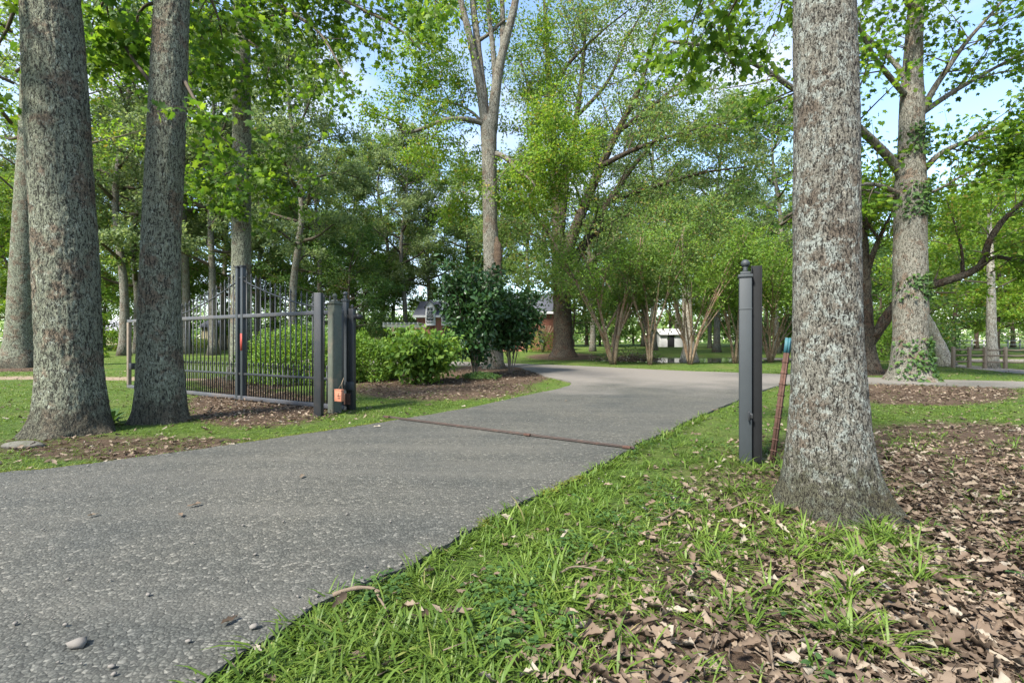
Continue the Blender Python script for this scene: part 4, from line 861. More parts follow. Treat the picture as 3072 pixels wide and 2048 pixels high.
part('hinge_bolt', 'steel', gate, ((TC, 0, 2.5), (.32, .03, .03)))
def ztop(x):
    s_ = min(1, abs(x - TC) / 2.75); return 2.04 + 0.68 * (1 - s_) ** 1.6
for sgn in (-1, 1):
    xs_ = np.linspace(TC + sgn * .12, TC + sgn * 2.75, 18); a = Acc(); a.tube(np.stack([xs_, 0 * xs_, [max(1.76, ztop(x) - .24) for x in xs_]], 1), .016, 6); a.obj('arched_rail', M['steel'], gate, True)
SPEAR = None
def picket(h, spear):
    a = Acc(); a.box((0, 0, h / 2), (.017, .017, h)); z = h
    a.lathe([(.006, 0), (.018, .012), (.006, .026), (.02, .05), (.012, .085), (.001, .14)] if spear else [(.006, 0), (.018, .01), (.006, .02), (.022, .045), (.003, .11)], (0, 0, z), 6)
    return a
x = 1.65; i = 0; cache = {}
while x < GLEN - .1:
    if abs(x - TC) > .16:
        tall = i % 2 == 0
        h = round(((ztop(x) - .14) if tall else .72) - .15, 2); key = (h, tall)
        if key not in cache: cache[key] = picket(h, tall).mesh('picket', M['steel'])
        link('picket', cache[key], gate, (x, 0, .15))
    x += .076; i += 1
part('motor_box', 'black', gate, ((.26, -.02, .62), (.13, .1, .15)))
part('roller_bracket', 'rust', gate, ((3.95, 0, .03), (.10, .08, .13)))
def square_post(px, py, w, h, label, mat='steel_post', rz=ang, cap=True, ball=True, dep=None):
    d = dep or gdepth(py); b = np.array([(px - 1536) / F * d, d, float(gz(d))])
    t = thing('gate_post', label, 'gate post', b, rz, 'posts of the drive gate'); part('shaft', mat, t, ((0, 0, h / 2 - .1), (w, w, h + .2)), bevel=.006)
    if cap: part('cap', mat, t, ((0, 0, h + .015), (w * 1.16, w * 1.16, .03)), ((0, 0, h + .045), (w * .8, w * .8, .03)))
    if ball:
        a = Acc(); a.lathe([(.02, 0), (.028, .02), (.018, .035), (.026, .05)] + [(.042 * math.sin(v), .092 - .042 * math.cos(v)) for v in np.linspace(.5, math.pi - .01, 9)], (0, 0, h + .055), 14); a.obj('ball_finial', M[mat], t, True)
    return t
square_post(956, 1248, .125, 2.06, 'plain square black steel post at the end of the picketed gate', 'steel', ang + .5, False, False)
t = square_post(1004, 1238, .165, 1.90, 'weathered grey-green wooden post with ball top, holding the orange box', 'wood_post', ang)
t = square_post(1036, 1228, .10, 1.98, 'dark paired guide post with rollers, rightmost of the three by the gate', 'steel_post', ang + .35, True, True)
part('guide_post', 'steel', t, ((.135, 0, .92), (.10, .10, 1.86))); part('roller_arm', 'black', t, ((.08, -.02, 1.70), (.36, .05, .06)))
for xx in (-.10, .27):
    a = Acc(); a.tube([(xx, -.06, 1.70), (xx, .06, 1.70)], .05, 12); a.obj('roller', M['black'], t, True)
part('control_box', 'steel_post', t, ((.13, -.075, .44), (.15, .05, .15))); part('base_bracket', 'rust', t, ((.03, -.06, .2), (.2, .03, .2)))
a = Acc(); a.lathe([(.01, 0), (.03, .01), (.012, .025), (.032, .05), (.001, .085)], (.135, 0, 1.85), 10); a.obj('finial', M['steel'], t, True)
b = P(1017, 1187, 8.2); t = thing('hanging_box', 'small orange box hung by a cord from the weathered gate post', 'box', b, ang)
part('case', 'terracotta', t, ((0, 0, 0), (.17, .06, .19)), bevel=.008); part('lid', 'terracotta', t, ((0, 0, .102), (.18, .07, .015))); part('printed_mark', 'rust', t, ((.035, -.0315, .0), (.075, .003, .012)), ((.035, -.0315, -.035), (.06, .003, .012)), ((.02, -.0315, .02), (.012, .003, .06)), bevel=0)
a = Acc(); a.tube([(-.05, .02, .1), (.0, .05, .2), (.0, .10, .3)], .005, 5); a.tube([(.06, .02, .1), (.01, .05, .2), (.0, .10, .3)], .005, 5); a.obj('cord', M['stick'], t)
# right-hand posts
d5 = gdepth(1390); b = np.array([(2236 - 1536) / F * d5, d5, 0])
t = square_post(2236, 1390, .118, 1.90, 'black square gate post with ball finial right of the drive', 'steel_post', ang + .12)
part('collar', 'steel_post', t, ((0, 0, 1.58), (.124, .124, .014)))
part('catch_bracket', 'steel', t, ((.03, -.075, .5), (.014, .05, .09)), ((.052, -.07, .5), (.03, .008, .05)))
t2 = thing('catch_post', 'taller plain black steel channel post fixed beside the ball-topped post', 'gate post', (b[0] + .098, b[1] - .03, 0), ang + .12, 'posts of the drive gate')
part('web', 'steel_dark', t2, ((0, .0, .98), (.088, .012, 2.08))); part('flange', 'steel_dark', t2, ((-.045, -.02, .98), (.010, .055, 2.08))); part('flange', 'steel_dark', t2, ((.045, -.02, .98), (.010, .055, 2.08)))
# leaning stake
d5 = 4.85; p0 = P(2316, 1392, d5); p1 = P(2366, 1014, d5 + .08); t = thing('metal_stake', 'rusty leaning metal stake with a blue tip between post and lichen trunk', 'stake', (p0[0], p0[1], 0))
def stake(f0, f1, w):
    a = Acc(); q0 = p0 + (p1 - p0) * f0 - np.array([p0[0], p0[1], 0]); q1 = p0 + (p1 - p0) * f1 - np.array([p0[0], p0[1], 0]); dv = nrm(q1 - q0); sx_ = nrm(np.cross(dv, [0, 1, 0])); sy = np.cross(dv, sx_)
    def bar(o_, hx, hy):
        V = []
        for c in (q0, q1):
            for u, v in ((-1, -1), (1, -1), (1, 1), (-1, 1)): V.append(c + o_[0] * sx_ + o_[1] * sy + u * hx * sx_ + v * hy * sy)
        a.add(V, [[0, 1, 5, 4], [1, 2, 6, 5], [2, 3, 7, 6], [3, 0, 4, 7], [0, 3, 2, 1], [4, 5, 6, 7]])
    bar((0, 0), .030 * w, .004 * w); bar((0, .017), .004 * w, .016 * w); return a, bar
a, bar = stake(-.06, .90, 1); a.obj('shaft', M['rust'], t)
a, bar = stake(.88, 1.0, 1.08); a.obj('painted_tip', M['teal'], t)
for f in np.linspace(.1, .8, 9):
    a, bar = stake(f, f + .012, 1.25); a.obj('stud', M['rust'], t)
# gate track across the drive
q0 = G(1150, 1258); q1 = G(1905, 1357); dv = q1 - q0; ln = float(np.linalg.norm(dv[:2])); t = thing('gate_track', 'thin rusty steel gate track crossing the asphalt drive', 'track', (q0[0], q0[1], .045), math.atan2(dv[1], dv[0]))
part('base_plate', 'track_steel', t, ((ln / 2, 0, .004), (ln, .06, .008)), bevel=0)
part('rail', 'track_steel', t, ((ln / 2, 0, .015), (ln - .01, .02, .016)))
for f in (.03, .66, .98): part('anchor', 'rust', t, ((ln * f, -.03, .012), (.09, .05, .025)))

# ------------------------------------------------------------------ the brick house and other far structures
def XZ(px, py, d): p = P(px, py, d); return p[0], p[2]
def gable(acc, x0, x1, y0, y1, ze, zr, ov=.35, th=.12, along='x'):
    if along == 'x':
        ym = (y0 + y1) / 2; s_ = (zr - ze) / (ym - y0)
        prof = [(y0 - ov, ze - ov * s_), (ym, zr), (y1 + ov, ze - ov * s_)]; V = []
        for xx in (x0 - ov, x1 + ov):
            for (yy, zz_) in prof: V += [[xx, yy, zz_], [xx, yy, zz_ + th]]
    else:
        xm = (x0 + x1) / 2; s_ = (zr - ze) / (xm - x0); prof = [(x0 - ov, ze - ov * s_), (xm, zr), (x1 + ov, ze - ov * s_)]; V = []
        for yy in (y0 - ov, y1 + ov):
            for (xx, zz_) in prof: V += [[xx, yy, zz_], [xx, yy, zz_ + th]]
    acc.add(V, [[0, 2, 8, 6], [1, 7, 9, 3], [2, 4, 10, 8], [3, 9, 11, 5], [0, 1, 3, 2], [2, 3, 5, 4], [6, 8, 9, 7], [8, 10, 11, 9], [0, 6, 7, 1], [4, 5, 11, 10]])
def walls(acc, x0, x1, y0, y1, z0, z1, zr=None, along='x'):
    V = [[x0, y0, z0], [x1, y0, z0], [x1, y1, z0], [x0, y1, z0], [x0, y0, z1], [x1, y0, z1], [x1, y1, z1], [x0, y1, z1]]; Fq = [[0, 1, 5, 4], [1, 2, 6, 5], [2, 3, 7, 6], [3, 0, 4, 7]]; F3 = None
    if zr:
        if along == 'x': V += [[x0, (y0 + y1) / 2, zr], [x1, (y0 + y1) / 2, zr]]; F3 = [[4, 8, 7], [5, 6, 9]]
        else: V += [[(x0 + x1) / 2, y0, zr], [(x0 + x1) / 2, y1, zr]]; F3 = [[4, 5, 8], [7, 9, 6]]
    acc.add(V, Fq, F3)
def window(parent, xc, zc, w, h, y, nx=2, nz=3, frame='white'):
    f = part('window', frame, parent, ((xc, y - .03, zc + h / 2 + .04), (w + .16, .08, .08)), ((xc, y - .03, zc - h / 2 - .04), (w + .2, .1, .08)), ((xc - w / 2 - .04, y - .03, zc), (.08, .08, h)), ((xc + w / 2 + .04, y - .03, zc), (.08, .08, h)), bevel=0)
    for i in range(nx):
        for j in range(nz):
            part('pane', 'glass', f, ((xc - w / 2 + w * (i + .5) / nx, y - .01, zc - h / 2 + h * (j + .5) / nz), (w / nx - .035, .02, h / nz - .035)), bevel=0)
    part('muntin', frame, f, *([((xc - w / 2 + w * i / nx, y - .022, zc), (.035, .03, h)) for i in range(1, nx)] + [((xc, y - .025, zc - h / 2 + h * j / nz), (w, .03, .035)) for j in range(1, nz)]), bevel=0)
HY = 43.0; hz = float(gz(HY)); house = thing('brick_house', 'red brick house with grey roof and white dormer, half hidden behind the shrubs', 'house', (0, 0, 0))
xa, xb, xc_, xd = [(q - 1536) / F * HY for q in (1250, 1350, 1502, 1665)]
a = Acc(); walls(a, xa, xb, HY, HY + 7, hz - .3, 3.6, 5.0); walls(a, xb, xc_, HY + .6, HY + 9, hz - .3, 2.9, 6.2); walls(a, xc_, xd, HY - .3, HY + 8, hz - .3, 3.9, 5.7); a.obj('wall', M['brick'], house)
a = Acc(); gable(a, xa, xb, HY, HY + 7, 3.6, 5.0, .3); a.obj('roof', M['roof'], house)
a = Acc(); gable(a, xb + .2, xc_ - .2, HY + .6, HY + 9, 2.9, 6.2, .3); a.obj('roof', M['roof'], house)
a = Acc(); gable(a, xc_, xd, HY - .3, HY + 8, 3.9, 5.7, .3); rf = a.obj('roof', M['roof'], house)
a = Acc(); a.box(((xb + xc_) / 2 + 1.0, HY + 5.5, 6.0), (.9, .8, 1.8)); a.obj('chimney', M['brick'], rf)
part('eave_board', 'white', house, (((xa + xb) / 2, HY - .33, 3.46), (xb - xa + .6, .05, .2))); part('eave_board', 'white', house, (((xb + xc_) / 2, HY + .26, 2.62), (xc_ - xb - .2, .05, .2))); part('eave_board', 'white', house, (((xc_ + xd) / 2, HY - .63, 3.76), (xd - xc_ + .6, .05, .2)))
part('downpipe', 'white', house, ((xc_ + .1, HY - .36, 2.1), (.1, .08, 3.3)))
for px in (1293, 1340):
    xm = (px - 1536) / F * HY; dm = Acc(); walls(dm, xm - .42, xm + .42, HY - .45, HY + 2, 2.65, 4.35, 4.85, 'y'); do = dm.obj('dormer', M['white'], house)
    dr = Acc(); gable(dr, xm - .42, xm + .42, HY - .45, HY + 2, 4.35, 4.85, .14, .07, 'y'); dr.obj('dormer_roof', M['roof'], do)
    window(house, xm, 3.62, .5, 1.15, HY - .46, 2, 4)
window(house, (1565 - 1536) / F * HY, 1.72, .95, 1.05, HY - .32, 4, 5, 'cream'); window(house, (1430 - 1536) / F * HY, 1.5, 1.2, 1.2, HY + .58, 3, 3)
part('door', 'timber', house, (((1365 - 1536) / F * HY, HY + .57, hz + 1.05), (1.0, .08, 2.1)))
PY = 35.0; pg = thing('timber_pergola', 'timber pergola with pale beams left of the brick house', 'pergola', (0, 0, 0)); zg = float(gz(PY))
for px in (1180, 1229):
    for yy in (PY, PY + 2.2): part('post', 'timber', pg, (((px - 1536) / F * PY, yy, zg + 1.0), (.15, .15, 2.0)))
x0, x1 = [(q - 1536) / F * PY for q in (1148, 1262)]
for yy in (PY, PY + 2.2): part('beam', 'pale_beam', pg, (((x0 + x1) / 2, yy, zg + 2.08), (x1 - x0, .1, .2)))
for k in range(9): part('slat', 'pale_beam', pg, ((x0 + .15 + (x1 - x0 - .3) * k / 8, PY + 1.1, zg + 2.25), (.08, 3.0, .14)))
# tan shed
SY = 56.0; zs = float(gz(SY)); x0, x1 = [(q - 1536) / F * SY for q in (606, 705)]; sh = thing('garden_shed', 'tan garden shed with small window beyond the lawn behind the gate', 'shed', (0, 0, 0))
a = Acc(); walls(a, x0, x1, SY, SY + 3, zs - .2, 3.0, 3.7); a.obj('wall', M['cream'], sh); a = Acc(); gable(a, x0, x1, SY, SY + 3, 3.0, 3.7, .3); a.obj('roof', M['roof'], sh)
for k in range(16): part('batten', 'cream', sh, ((x0 + (x1 - x0) * k / 15, SY - .02, (zs + 3.0) / 2), (.05, .04, 3.0 - zs)), bevel=0)
window(sh, (653 - 1536) / F * SY, 2.05, .6, .8, SY - .03, 1, 2)
# neighbouring house
NY = 72.0; zn = float(gz(NY)); x0, x1 = [(q - 1536) / F * NY for q in (318, 460)]; nh = thing('neighbour_house', 'distant low house with pale grey roof behind the left trunks', 'house', (0, 0, 0))
M['pale_roof'] = plain('pale_roof', (0.30, 0.30, 0.33), 0.85, 0.2, 0.15, 4)
a = Acc(); walls(a, x0, x1, NY, NY + 7, zn - .2, 3.1, 6.0); a.obj('wall', M['cream'], nh); a = Acc(); gable(a, x0, x1, NY, NY + 7, 3.1, 6.0, .4); a.obj('roof', M['pale_roof'], nh); window(nh, x0 + 1.5, 1.9, 1.0, 1.0, NY - .02); window(nh, x1 - 1.5, 1.9, 1.0, 1.0, NY - .02)
# white picket fence far left
pf = thing('picket_fence', 'short white picket fence between the far left trunks', 'fence', P(60, 1060, 38) * [1, 1, 0] + [0, 0, float(gz(38))])
for k in range(16): part('picket', 'white', pf, ((k * .14, 0, .6), (.09, .02, 1.2)), bevel=0)
for zz_ in (.35, .95): part('rail', 'white', pf, ((1.05, .03, zz_), (2.3, .03, .09)), bevel=0)
# white outbuilding beyond the pond
BY = 58.0; zb_ = float(gz(BY)); x0, x1 = [(q - 1536) / F * BY for q in (1985, 2082)]; ob = thing('white_outbuilding', 'low white outbuilding with dark door beyond the pond', 'outbuilding', (0, 0, 0))
a = Acc(); walls(a, x0, x1, BY, BY + 3, zb_ - .2, 2.1, 2.7); a.obj('wall', M['white'], ob); a = Acc(); gable(a, x0, x1, BY, BY + 3, 2.1, 2.7, .25); a.obj('roof', M['white'], ob); part('door', 'black', ob, ((x0 + 1.1, BY - .03, zb_ + .75), (.8, .05, 1.5)))
# open shelter right
CY = 40.0; zc = float(gz(CY)); x0, x1 = [(q - 1536) / F * CY for q in (2798, 2872)]; cp = thing('open_shelter', 'small open shelter with sloping white roof beyond the lane', 'shelter', (0, 0, 0))
a = Acc(); a.add([[x0, CY, 1.75], [x1, CY, 1.28], [x1, CY + 3, 1.28], [x0, CY + 3, 1.75], [x0, CY, 1.83], [x1, CY, 1.36], [x1, CY + 3, 1.36], [x0, CY + 3, 1.83]], [[0, 3, 2, 1], [4, 5, 6, 7], [0, 1, 5, 4], [1, 2, 6, 5], [2, 3, 7, 6], [3, 0, 4, 7]]); a.obj('roof', M['white'], cp)
for xx in (x0 + .1, x1 - .1):
    for yy in (CY + .1, CY + 2.9): part('post', 'white', cp, ((xx, yy, (zc + 1.28) / 2), (.08, .08, 1.3 - zc)))
# split-rail fence
sf = thing('split_rail_fence', 'weathered wooden split-rail fence along the lane on the right', 'fence', (0, 0, 0)); fp = [(20.6, 2860), (20.4, 2908), (20.2, 2955), (20.0, 3016), (19.7, 3080), (19.4, 3150)]; prev = None
for d, px in fp:
    xx = (px - 1536) / F * d; z0 = float(gz(d)); part('post', 'old_wood', sf, ((xx, d, z0 + .40), (.10, .12, 1.0)), bevel=.01)
    if prev is not None:
        for zz_ in (.28, .55, .78):
            a = Acc(); a.tube([np.array([prev[0], prev[1], prev[2] + zz_]), np.array([(prev[0] + xx) / 2, (prev[1] + d) / 2 - .01, (prev[2] + z0) / 2 + zz_ - .015]), np.array([xx, d, z0 + zz_ + .01])], .038, 6); a.obj('rail', M['old_wood'], sf)
    prev = (xx, d, z0)
wf = thing('white_board_fence', 'long white board fence across the far field on the right', 'fence', (0, 0, 0)); prev = None
for px in range(2700, 3260, 36):
    d = 50.0; xx = (px - 1536) / F * d; z0 = float(gz(d)); part('post', 'white', wf, ((xx, d, z0 + .45), (.1, .1, 1.1)), bevel=0)
    if prev is not None:
        for zz_ in (.45, .85): part('rail', 'white', wf, (((prev + xx) / 2, d - .06, z0 + zz_), (xx - prev, .03, .1)), bevel=0)
    prev = xx

# ------------------------------------------------------------------ ground cover: grass, weeds, fallen leaves, moss, stones, sticks
def scatter(rng, n, y0, y1, wide=1.15, pad=1.0):
    Y = y0 * (y1 / y0) ** rng.random(n); X = (rng.random(n) * 2 - 1) * (wide * Y + pad)
    return X, Y
TRUNKS = [(0, 0, 0)]
def on_trunk(X, Y):
    m = np.zeros(X.shape, bool)
    for (px, d, r) in ((213, 6.65, .50), (487, 7.6, .38), (722, 15.0, .45), (2488, 3.62, .36), (2730, 14.6, .6)):
        m |= (X - (px - 1536) / F * d) ** 2 + (Y - d) ** 2 < (r * .85) ** 2
    return m
def blades(rng, B, az, ln, wd, tilt, rnd, seg=3):
    n = len(B); D = np.stack([np.cos(az), np.sin(az), 0 * az], 1); S = np.stack([-D[:, 1], D[:, 0], 0 * az], 1)
    us = {3: (0, .38, .74, 1), 2: (0, .5, 1)}[seg]; ws = {3: (.55, 1.0, .7, 0), 2: (.8, .9, 0)}[seg]; V = []
    for u, w in zip(us, ws):
        c = B + D * (ln * (u * np.sin(tilt) + .30 * u * u))[:, None] + UP * (ln * (u * np.cos(tilt) - .42 * u * u * (0.5 + np.sin(tilt))))[:, None]
        c[:, 2] = np.maximum(c[:, 2], B[:, 2] + .004)
        if w: V += [c + S * (wd * w)[:, None], c - S * (wd * w)[:, None]]
        else: V += [c]
    k = len(V); V = np.stack(V, 1).reshape(-1, 3); b = (np.arange(n) * k)[:, None]
    Fl = []
    for q in range(seg - 1): Fl += [b + [2 * q, 2 * q + 1, 2 * q + 3], b + [2 * q, 2 * q + 3, 2 * q + 2]]
    Fl.append(b + [k - 3, k - 2, k - 1])
    return V, np.concatenate(Fl), np.repeat(rnd, k)
def tufts(rng, X, Y, nb, ln, wd, seg=3, tiltmax=1.15, tone=None):
    n = len(X); nbv = nb; Xr = np.repeat(X, nbv); Yr = np.repeat(Y, nbv); m = len(Xr)
    rad = .022 * rng.random(m); az = rng.random(m) * 6.283
    B = np.stack([Xr + np.cos(az) * rad, Yr + np.sin(az) * rad, gz(Yr) - .004], 1)
    L0 = np.repeat(ln, nbv) * (0.55 + 0.65 * rng.random(m)); W0 = np.repeat(wd, nbv) * (.7 + .6 * rng.random(m))
    tn = np.clip(np.repeat(rng.random(n) if tone is None else tone, nbv) * .6 + .45 * rng.random(m) - .05, 0, 1)
    return blades(rng, B, az, L0, W0, .15 + tiltmax * rng.random(m) ** .8, tn, seg)
rg = np.random.default_rng(401); sets = []
X, Y = scatter(rg, 34000, 1.25, 11.5); g = 1 - .86 * litter_mask(X, Y); g *= smooth(.34, .56, vn(X * 1.6 + 40, Y * 1.6) * .5 + vn(X * 5, Y * 5) * .5) * .9 + .1
k_ = (rg.random(len(X)) < g) & ~inside(X, Y, drive) & ~on_trunk(X, Y) & ~((X < -2) & (Y > 8.5)); X, Y = X[k_], Y[k_]
right = (X > -1.2) & (Y < 6.5); ln = np.where(right, .075 + .085 * rg.random(len(X)) ** 1.5, .04 + .045 * rg.random(len(X))); ln *= .75 + .5 * vn(X * 2, Y * 2)
big = right & (rg.random(len(X)) < .10); ln = np.where(big, ln * 1.5, ln); wd = np.where(right, .0034, .0026) * (1 + .8 * big)
sets.append(tufts(rg, X, Y, 8, ln, wd, 3))
# taller clumps round the right-hand trunk and the posts
tx = np.array([G(px, py)[:2] for px, py in ((2560, 1690), (2590, 1660), (2530, 1700), (2480, 1690), (2400, 1640), (2420, 1600), (2560, 1640), (2330, 1600), (2290, 1560), (2680, 1640), (2720, 1660), (2720, 1710), (2250, 1520), (2200, 1480), (2330, 1420), (2230, 1400), (2260, 1420), (2380, 1690), (2650, 1620), (2180, 1720), (2140, 1690), (2350, 1540), (2440, 1660))])
tx = np.vstack([tx, np.array([G(px, py)[:2] for px, py in zip(rg.uniform(2100, 2900, 16), rg.uniform(1560, 1950, 16))])]); tx = np.repeat(tx, 4, 0) + rg.normal(size=(len(tx) * 4, 2)) * .03
sets.append(tufts(rg, tx[:, 0], tx[:, 1], 9, .15 + .13 * rg.random(len(tx)), np.full(len(tx), .0042), 3, .8, .35 + .5 * rg.random(len(tx))))
X, Y = scatter(rg, 36000, 2.2, 13.5); g = (1 - .9 * litter_mask(X, Y)) * (.45 + .55 * smooth(.3, .6, vn(X * 2.3, Y * 2.3 + 11)))
k_ = (rg.random(len(X)) < g) & ~inside(X, Y, drive) & ~on_trunk(X, Y); X, Y = X[k_], Y[k_]
sets.append(tufts(rg, X, Y, 5, .025 + .04 * rg.random(len(X)), .0022 + .0002 * Y, 2, 1.1))
# tufts hanging over the edge of the asphalt
ed = drive[(drive[:, 1] > 1.3) & (drive[:, 1] < 13.5) & (drive[:, 0] > -2.2) & ((drive[:, 0] > .45 * drive[:, 1] - 1.6) | (drive[:, 1] < 4))]; ei = rg.integers(0, len(ed), 900); e_ = ed[ei] + rg.normal(size=(900, 2)) * .035 + np.array([.045, -.03])
sets.append(tufts(rg, e_[:, 0], e_[:, 1], 7, .07 + .09 * rg.random(900) ** 1.4, np.full(900, .0042), 3, 1.2))
ed2 = drive[(drive[:, 1] > 3.2) & (drive[:, 1] < 13) & (drive[:, 0] < 1.5)]; ed2 = ed2[(ed2[:, 0] < -1.6) | (ed2[:, 1] > 6.5)]; ei = rg.integers(0, len(ed2), 700); e_ = ed2[ei] + rg.normal(size=(700, 2)) * .05 + np.array([-.02, .07])
sets.append(tufts(rg, e_[:, 0], e_[:, 1], 6, .04 + .05 * rg.random(700), np.full(700, .0035), 2, 1.0))
X, Y = scatter(rg, 36000, 7.5, 30, 1.1, 1.0); g = (1 - .95 * litter_mask(X, Y)) * (.25 + .75 * smooth(.3, .6, vn(X * .9, Y * .9 + 7)))
k_ = (rg.random(len(X)) < g) & ~inside(X, Y, drive) & ~on_trunk(X, Y) & ~inside(X, Y, POND); X, Y = X[k_], Y[k_]
sets.append(tufts(rg, X, Y, 5, .035 + .04 * rg.random(len(X)), .003 + .00035 * Y, 2, .9))
o = link('grass', leaf_mesh('grass', sets, M['grass'])); tag(o, 'green grass growing on the verges and lawns beside the drive', 'grass', None, 'stuff')
# broad-leaved weeds
X, Y = scatter(rg, 9000, 1.3, 6.5); k_ = ~inside(X, Y, drive) & ~on_trunk(X, Y) & (X > -1.2) & (rg.random(len(X)) < .75 * (1 - .97 * smooth(0, .55, litter_mask(X, Y))) * smooth(.45, .7, vn(X * 2.5, Y * 2.5 + 30))); X, Y = X[k_], Y[k_]; n = len(X)
m_ = 6; az = rg.random((n, m_)) * 6.28; rad = .012 + .02 * rg.random((n, m_)); Pn = np.stack([X[:, None] + np.cos(az) * rad, Y[:, None] + np.sin(az) * rad, gz(Y)[:, None] + .02 + .05 * rg.random((n, m_))], -1).reshape(-1, 3); az = az.ravel(); D = np.stack([np.cos(az), np.sin(az), .1 + 0 * az], 1)
wl = [place(Pn, D, UP + rnd_unit(rg, n * m_) * .35, .022 + .025 * rg.random(n * m_), BROAD, rg)]
o = link('weeds', leaf_mesh('weeds', wl, M['leaf_dark'])); tag(o, 'small broad-leaved weeds among the grass right of the drive', 'weeds', None, 'stuff')
# fallen leaves
lsets = []
for c_, nn_, ya_ in ((.4, 20000, 1.2), (1.1, 20000, 1.2), (-.7, 14000, 1.2), (.8, 17000, 7.5)):
    X, Y = scatter(rg, nn_, ya_, 19, 1.15, 1.0); lmk = litter_mask(X, Y); k_ = (rg.random(len(X)) < .05 + .95 * lmk ** 1.2 * (.45 + .55 * smooth(.3, .6, vn(X * 1.3 + 5, Y * 1.3)))) & ~on_trunk(X, Y); k_ &= ~(inside(X, Y, drive) & (Y < 60)); X, Y = X[k_], Y[k_]; n = len(X)
    az = rg.random(n) * 6.28; D = np.stack([np.cos(az), np.sin(az), rg.normal(size=n) * .25], 1)
    lsets.append(place(np.stack([X, Y, gz(Y) + .008 + .035 * rg.random(n) ** 1.5], 1), D, UP + rnd_unit(rg, n) * .7, .045 + .06 * rg.random(n) ** 1.3, T_oak(c_), rg))
px_ = np.array([(1420, 1860), (715, 1880), (545, 1570), (300, 1560), (1120, 1290), (1700, 1210), (560, 1540), (900, 1450)]); pw = np.array([G(*q) for q in px_]); n = len(pw); az = rg.random(n) * 6.28
lsets.append(place(pw + [0, 0, .052], np.stack([np.cos(az), np.sin(az), 0 * az], 1), UP + rnd_unit(rg, n) * .2, .07 + .03 * rg.random(n), T_oak(.4), rg))
o = link('fallen_leaves', leaf_mesh('fallen_leaves', lsets, M['litter'])); tag(o, 'brown fallen oak leaves strewn under the trees', 'leaf litter', None, 'stuff')
# straw and fine twigs
X, Y = scatter(rg, 9000, 1.3, 9.5); k_ = (rg.random(len(X)) < .1 + .8 * litter_mask(X, Y)) & ~inside(X, Y, drive) & ~on_trunk(X, Y); X, Y = X[k_], Y[k_]; n = len(X); az = rg.normal(size=n) * .9; ll = .05 + .16 * rg.random(n) ** 2
S_ = np.stack([X, Y, gz(Y) + .012 + .03 * rg.random(n)], 1); E_ = S_ + np.stack([np.cos(az) * ll, np.sin(az) * ll, .03 * rg.normal(size=n)], 1); E_[:, 2] = np.maximum(E_[:, 2], gz(E_[:, 1]) + .006)
a = Acc(); a.spikes(S_, E_, .0022 + .0018 * rg.random(n)); o = a.obj('straw', M['stick']); tag(o, 'pale straw and fine twigs among the fallen leaves', 'straw', None, 'stuff')
# moss along the far edge of the asphalt
em = ed2[(ed2[:, 0] < -.6)]; ei = rg.integers(0, len(em), 5200); e_ = em[ei] + rg.normal(size=(5200, 2)) * .022 + np.array([-.01, .02]); e2 = ed[(ed[:, 1] > 3.2) & (ed[:, 1] < 4.6)]; ei = rg.integers(0, len(e2), 1500); e_ = np.vstack([e_, e2[ei] + rg.normal(size=(1500, 2)) * .025]); e_ = e_[vn(e_[:, 0] * 2.2 + 3, e_[:, 1] * 2.2) * .7 + .3 * vn(e_[:, 0] * 9, e_[:, 1] * 9) > .47]; n = len(e_)
M['moss'] = leaf_mat('moss', (0.055, 0.07, 0.012), (0.095, 0.115, 0.016), (0.15, 0.165, 0.025), 0.2)
o = link('moss', leaf_mesh('moss', [place(np.stack([e_[:, 0], e_[:, 1], gz(e_[:, 1]) + .034 + .005 * rg.random(n)], 1), rnd_unit(rg, n) * [1, 1, .3], UP + rnd_unit(rg, n) * .4, .014 + .014 * rg.random(n), SIMP, rg)], M['moss'])); tag(o, 'yellow-green moss along the edge of the asphalt', 'moss', None, 'stuff')
# loose stones
def pebble(rng, s):
    V = np.array([[0, 0, 1], [.9, 0, .45], [.28, .85, .45], [-.72, .53, .45], [-.72, -.53, .45], [.28, -.85, .45], [.72, .53, -.45], [-.28, .85, -.45], [-.9, 0, -.45], [-.28, -.85, -.45], [.72, -.53, -.45], [0, 0, -1]])
    Fp = [[0, 1, 2], [0, 2, 3], [0, 3, 4], [0, 4, 5], [0, 5, 1], [1, 6, 2], [2, 7, 3], [3, 8, 4], [4, 9, 5], [5, 10, 1], [6, 7, 2], [7, 8, 3], [8, 9, 4], [9, 10, 5], [10, 6, 1], [11, 7, 6], [11, 8, 7], [11, 9, 8], [11, 10, 9], [11, 6, 10]]
    return V * (1 + .3 * rng.normal(size=(12, 1)).clip(-1, 1)) * np.array([1, .75, .5]) * s, Fp
a = Acc()
ei = rg.integers(0, len(ed), 420); e_ = ed[ei] + rg.normal(size=(420, 2)) * .07 + np.array([.05, -.04])
X, Y = scatter(rg, 900, 1.3, 9); k_ = inside(X, Y, drive); e_ = np.vstack([e_, np.stack([X[k_], Y[k_]], 1)])
ind = inside(e_[:, 0], e_[:, 1], drive)
for (x, y), i_ in zip(e_, ind):
    V, Fp = pebble(rg, .004 + .009 * rg.random() ** 2); az = rg.random() * 6.28; c, s_ = math.cos(az), math.sin(az); a.add(V @ np.array([[c, s_, 0], [-s_, c, 0], [0, 0, 1]]) + [x, y, float(gz(y)) + (.047 if i_ else .004)], None, Fp)
o = a.obj('loose_gravel', M['stone']); tag(o, 'small loose stones scattered on the asphalt and its edge', 'gravel', None, 'stuff')
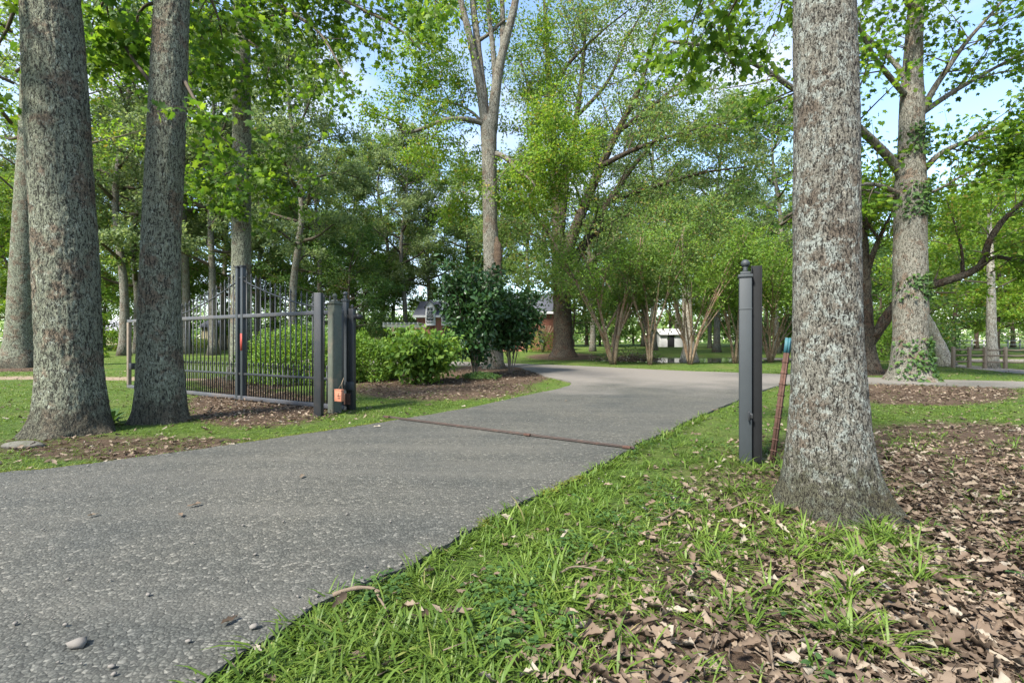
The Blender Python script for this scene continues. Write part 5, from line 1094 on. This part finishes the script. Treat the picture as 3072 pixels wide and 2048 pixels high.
for px, py, s_, lab in ((235, 1965, .045, 'flat pale stone lying on the asphalt at lower left'), (760, 1912, .022, 'small pale stone in the middle of the near asphalt')):
    V, Fp = pebble(rg, s_); a = Acc(); a.add(V + G(px, py) + [0, 0, .05], None, Fp); o = a.obj('stone', M['stone']); tag(o, lab, 'stone')
V, Fp = pebble(rg, .24); a = Acc(); a.add(V * [1.3, .8, .75] + G(70, 1340) + [0, 0, .0], None, Fp); o = a.obj('boulder', M['boulder'], None, True); m_ = o.modifiers.new('sub', 'SUBSURF'); m_.levels = 2; m_.render_levels = 2; tag(o, 'grey boulder lying at the foot of the widest left trunk', 'boulder')
def stick(label, r, *paths):
    t = thing('fallen_stick', label, 'stick', [float(c) for c in np.append(G(*paths[0][0][:2])[:2], 0)], 0, 'sticks on the ground'); b = np.append(G(*paths[0][0][:2])[:2], 0)
    for i_, pp in enumerate(paths):
        a = Acc(); q = np.array([G(px, py) + [0, 0, h] for px, py, h in pp]) - b; n = 12; a.tube(resample(q, n), np.linspace(r, r * .45, n) * (1 + .12 * rg.normal(size=n)) * (1 if i_ == 0 else .6), 7); a.obj('stem' if i_ == 0 else 'side_branch', M['stick'], t, True)
stick('forked brown stick on the edge of the asphalt in front', .013, [(998, 1822, .06), (1060, 1808, .07), (1110, 1806, .07), (1140, 1812, .06)], [(1125, 1808, .065), (1140, 1828, .05), (1165, 1850, .02)])
stick('pale stick in the grass left of the lichen trunk', .008, [(1980, 1582, .05), (2010, 1566, .05), (2042, 1545, .06)])
stick('thin curved stick in the grass before the lichen trunk', .006, [(2195, 1548, .06), (2250, 1540, .09), (2310, 1552, .06)])
stick('thin stick lying across the grass at lower centre', .006, [(1680, 1745, .05), (1730, 1732, .06), (1830, 1742, .05)])
stick('small twisted grey stick among the brown leaves at the bottom', .008, [(2300, 1940, .05), (2312, 1990, .06), (2320, 2040, .04)], [(2310, 1960, .05), (2330, 1945, .06), (2345, 1970, .04)])
# brush heap by the pond
b = G(1885, 1083); t = thing('brush_heap', 'low heap of dead brush by the pond between the small trees', 'brush heap', b); a = Acc()
n = 220; S_ = rg.normal(size=(n, 3)) * [.8, .4, .12]; S_[:, 2] = np.abs(S_[:, 2]); E_ = S_ + rnd_unit(rg, n) * [.5, .4, .3]; E_[:, 2] = np.abs(E_[:, 2]); a.spikes(S_, E_, .02); a.obj('branches', M['stick'], t)['kind'] = 'stuff'
u = rg.normal(size=(700, 3)) * [.8, .4, .2]; u[:, 2] = np.abs(u[:, 2]); link('dead_leaves', leaf_mesh('dead_leaves', [place(u, rnd_unit(rg, 700), rnd_unit(rg, 700), .14, SIMP, rg)], M['litter']), t)
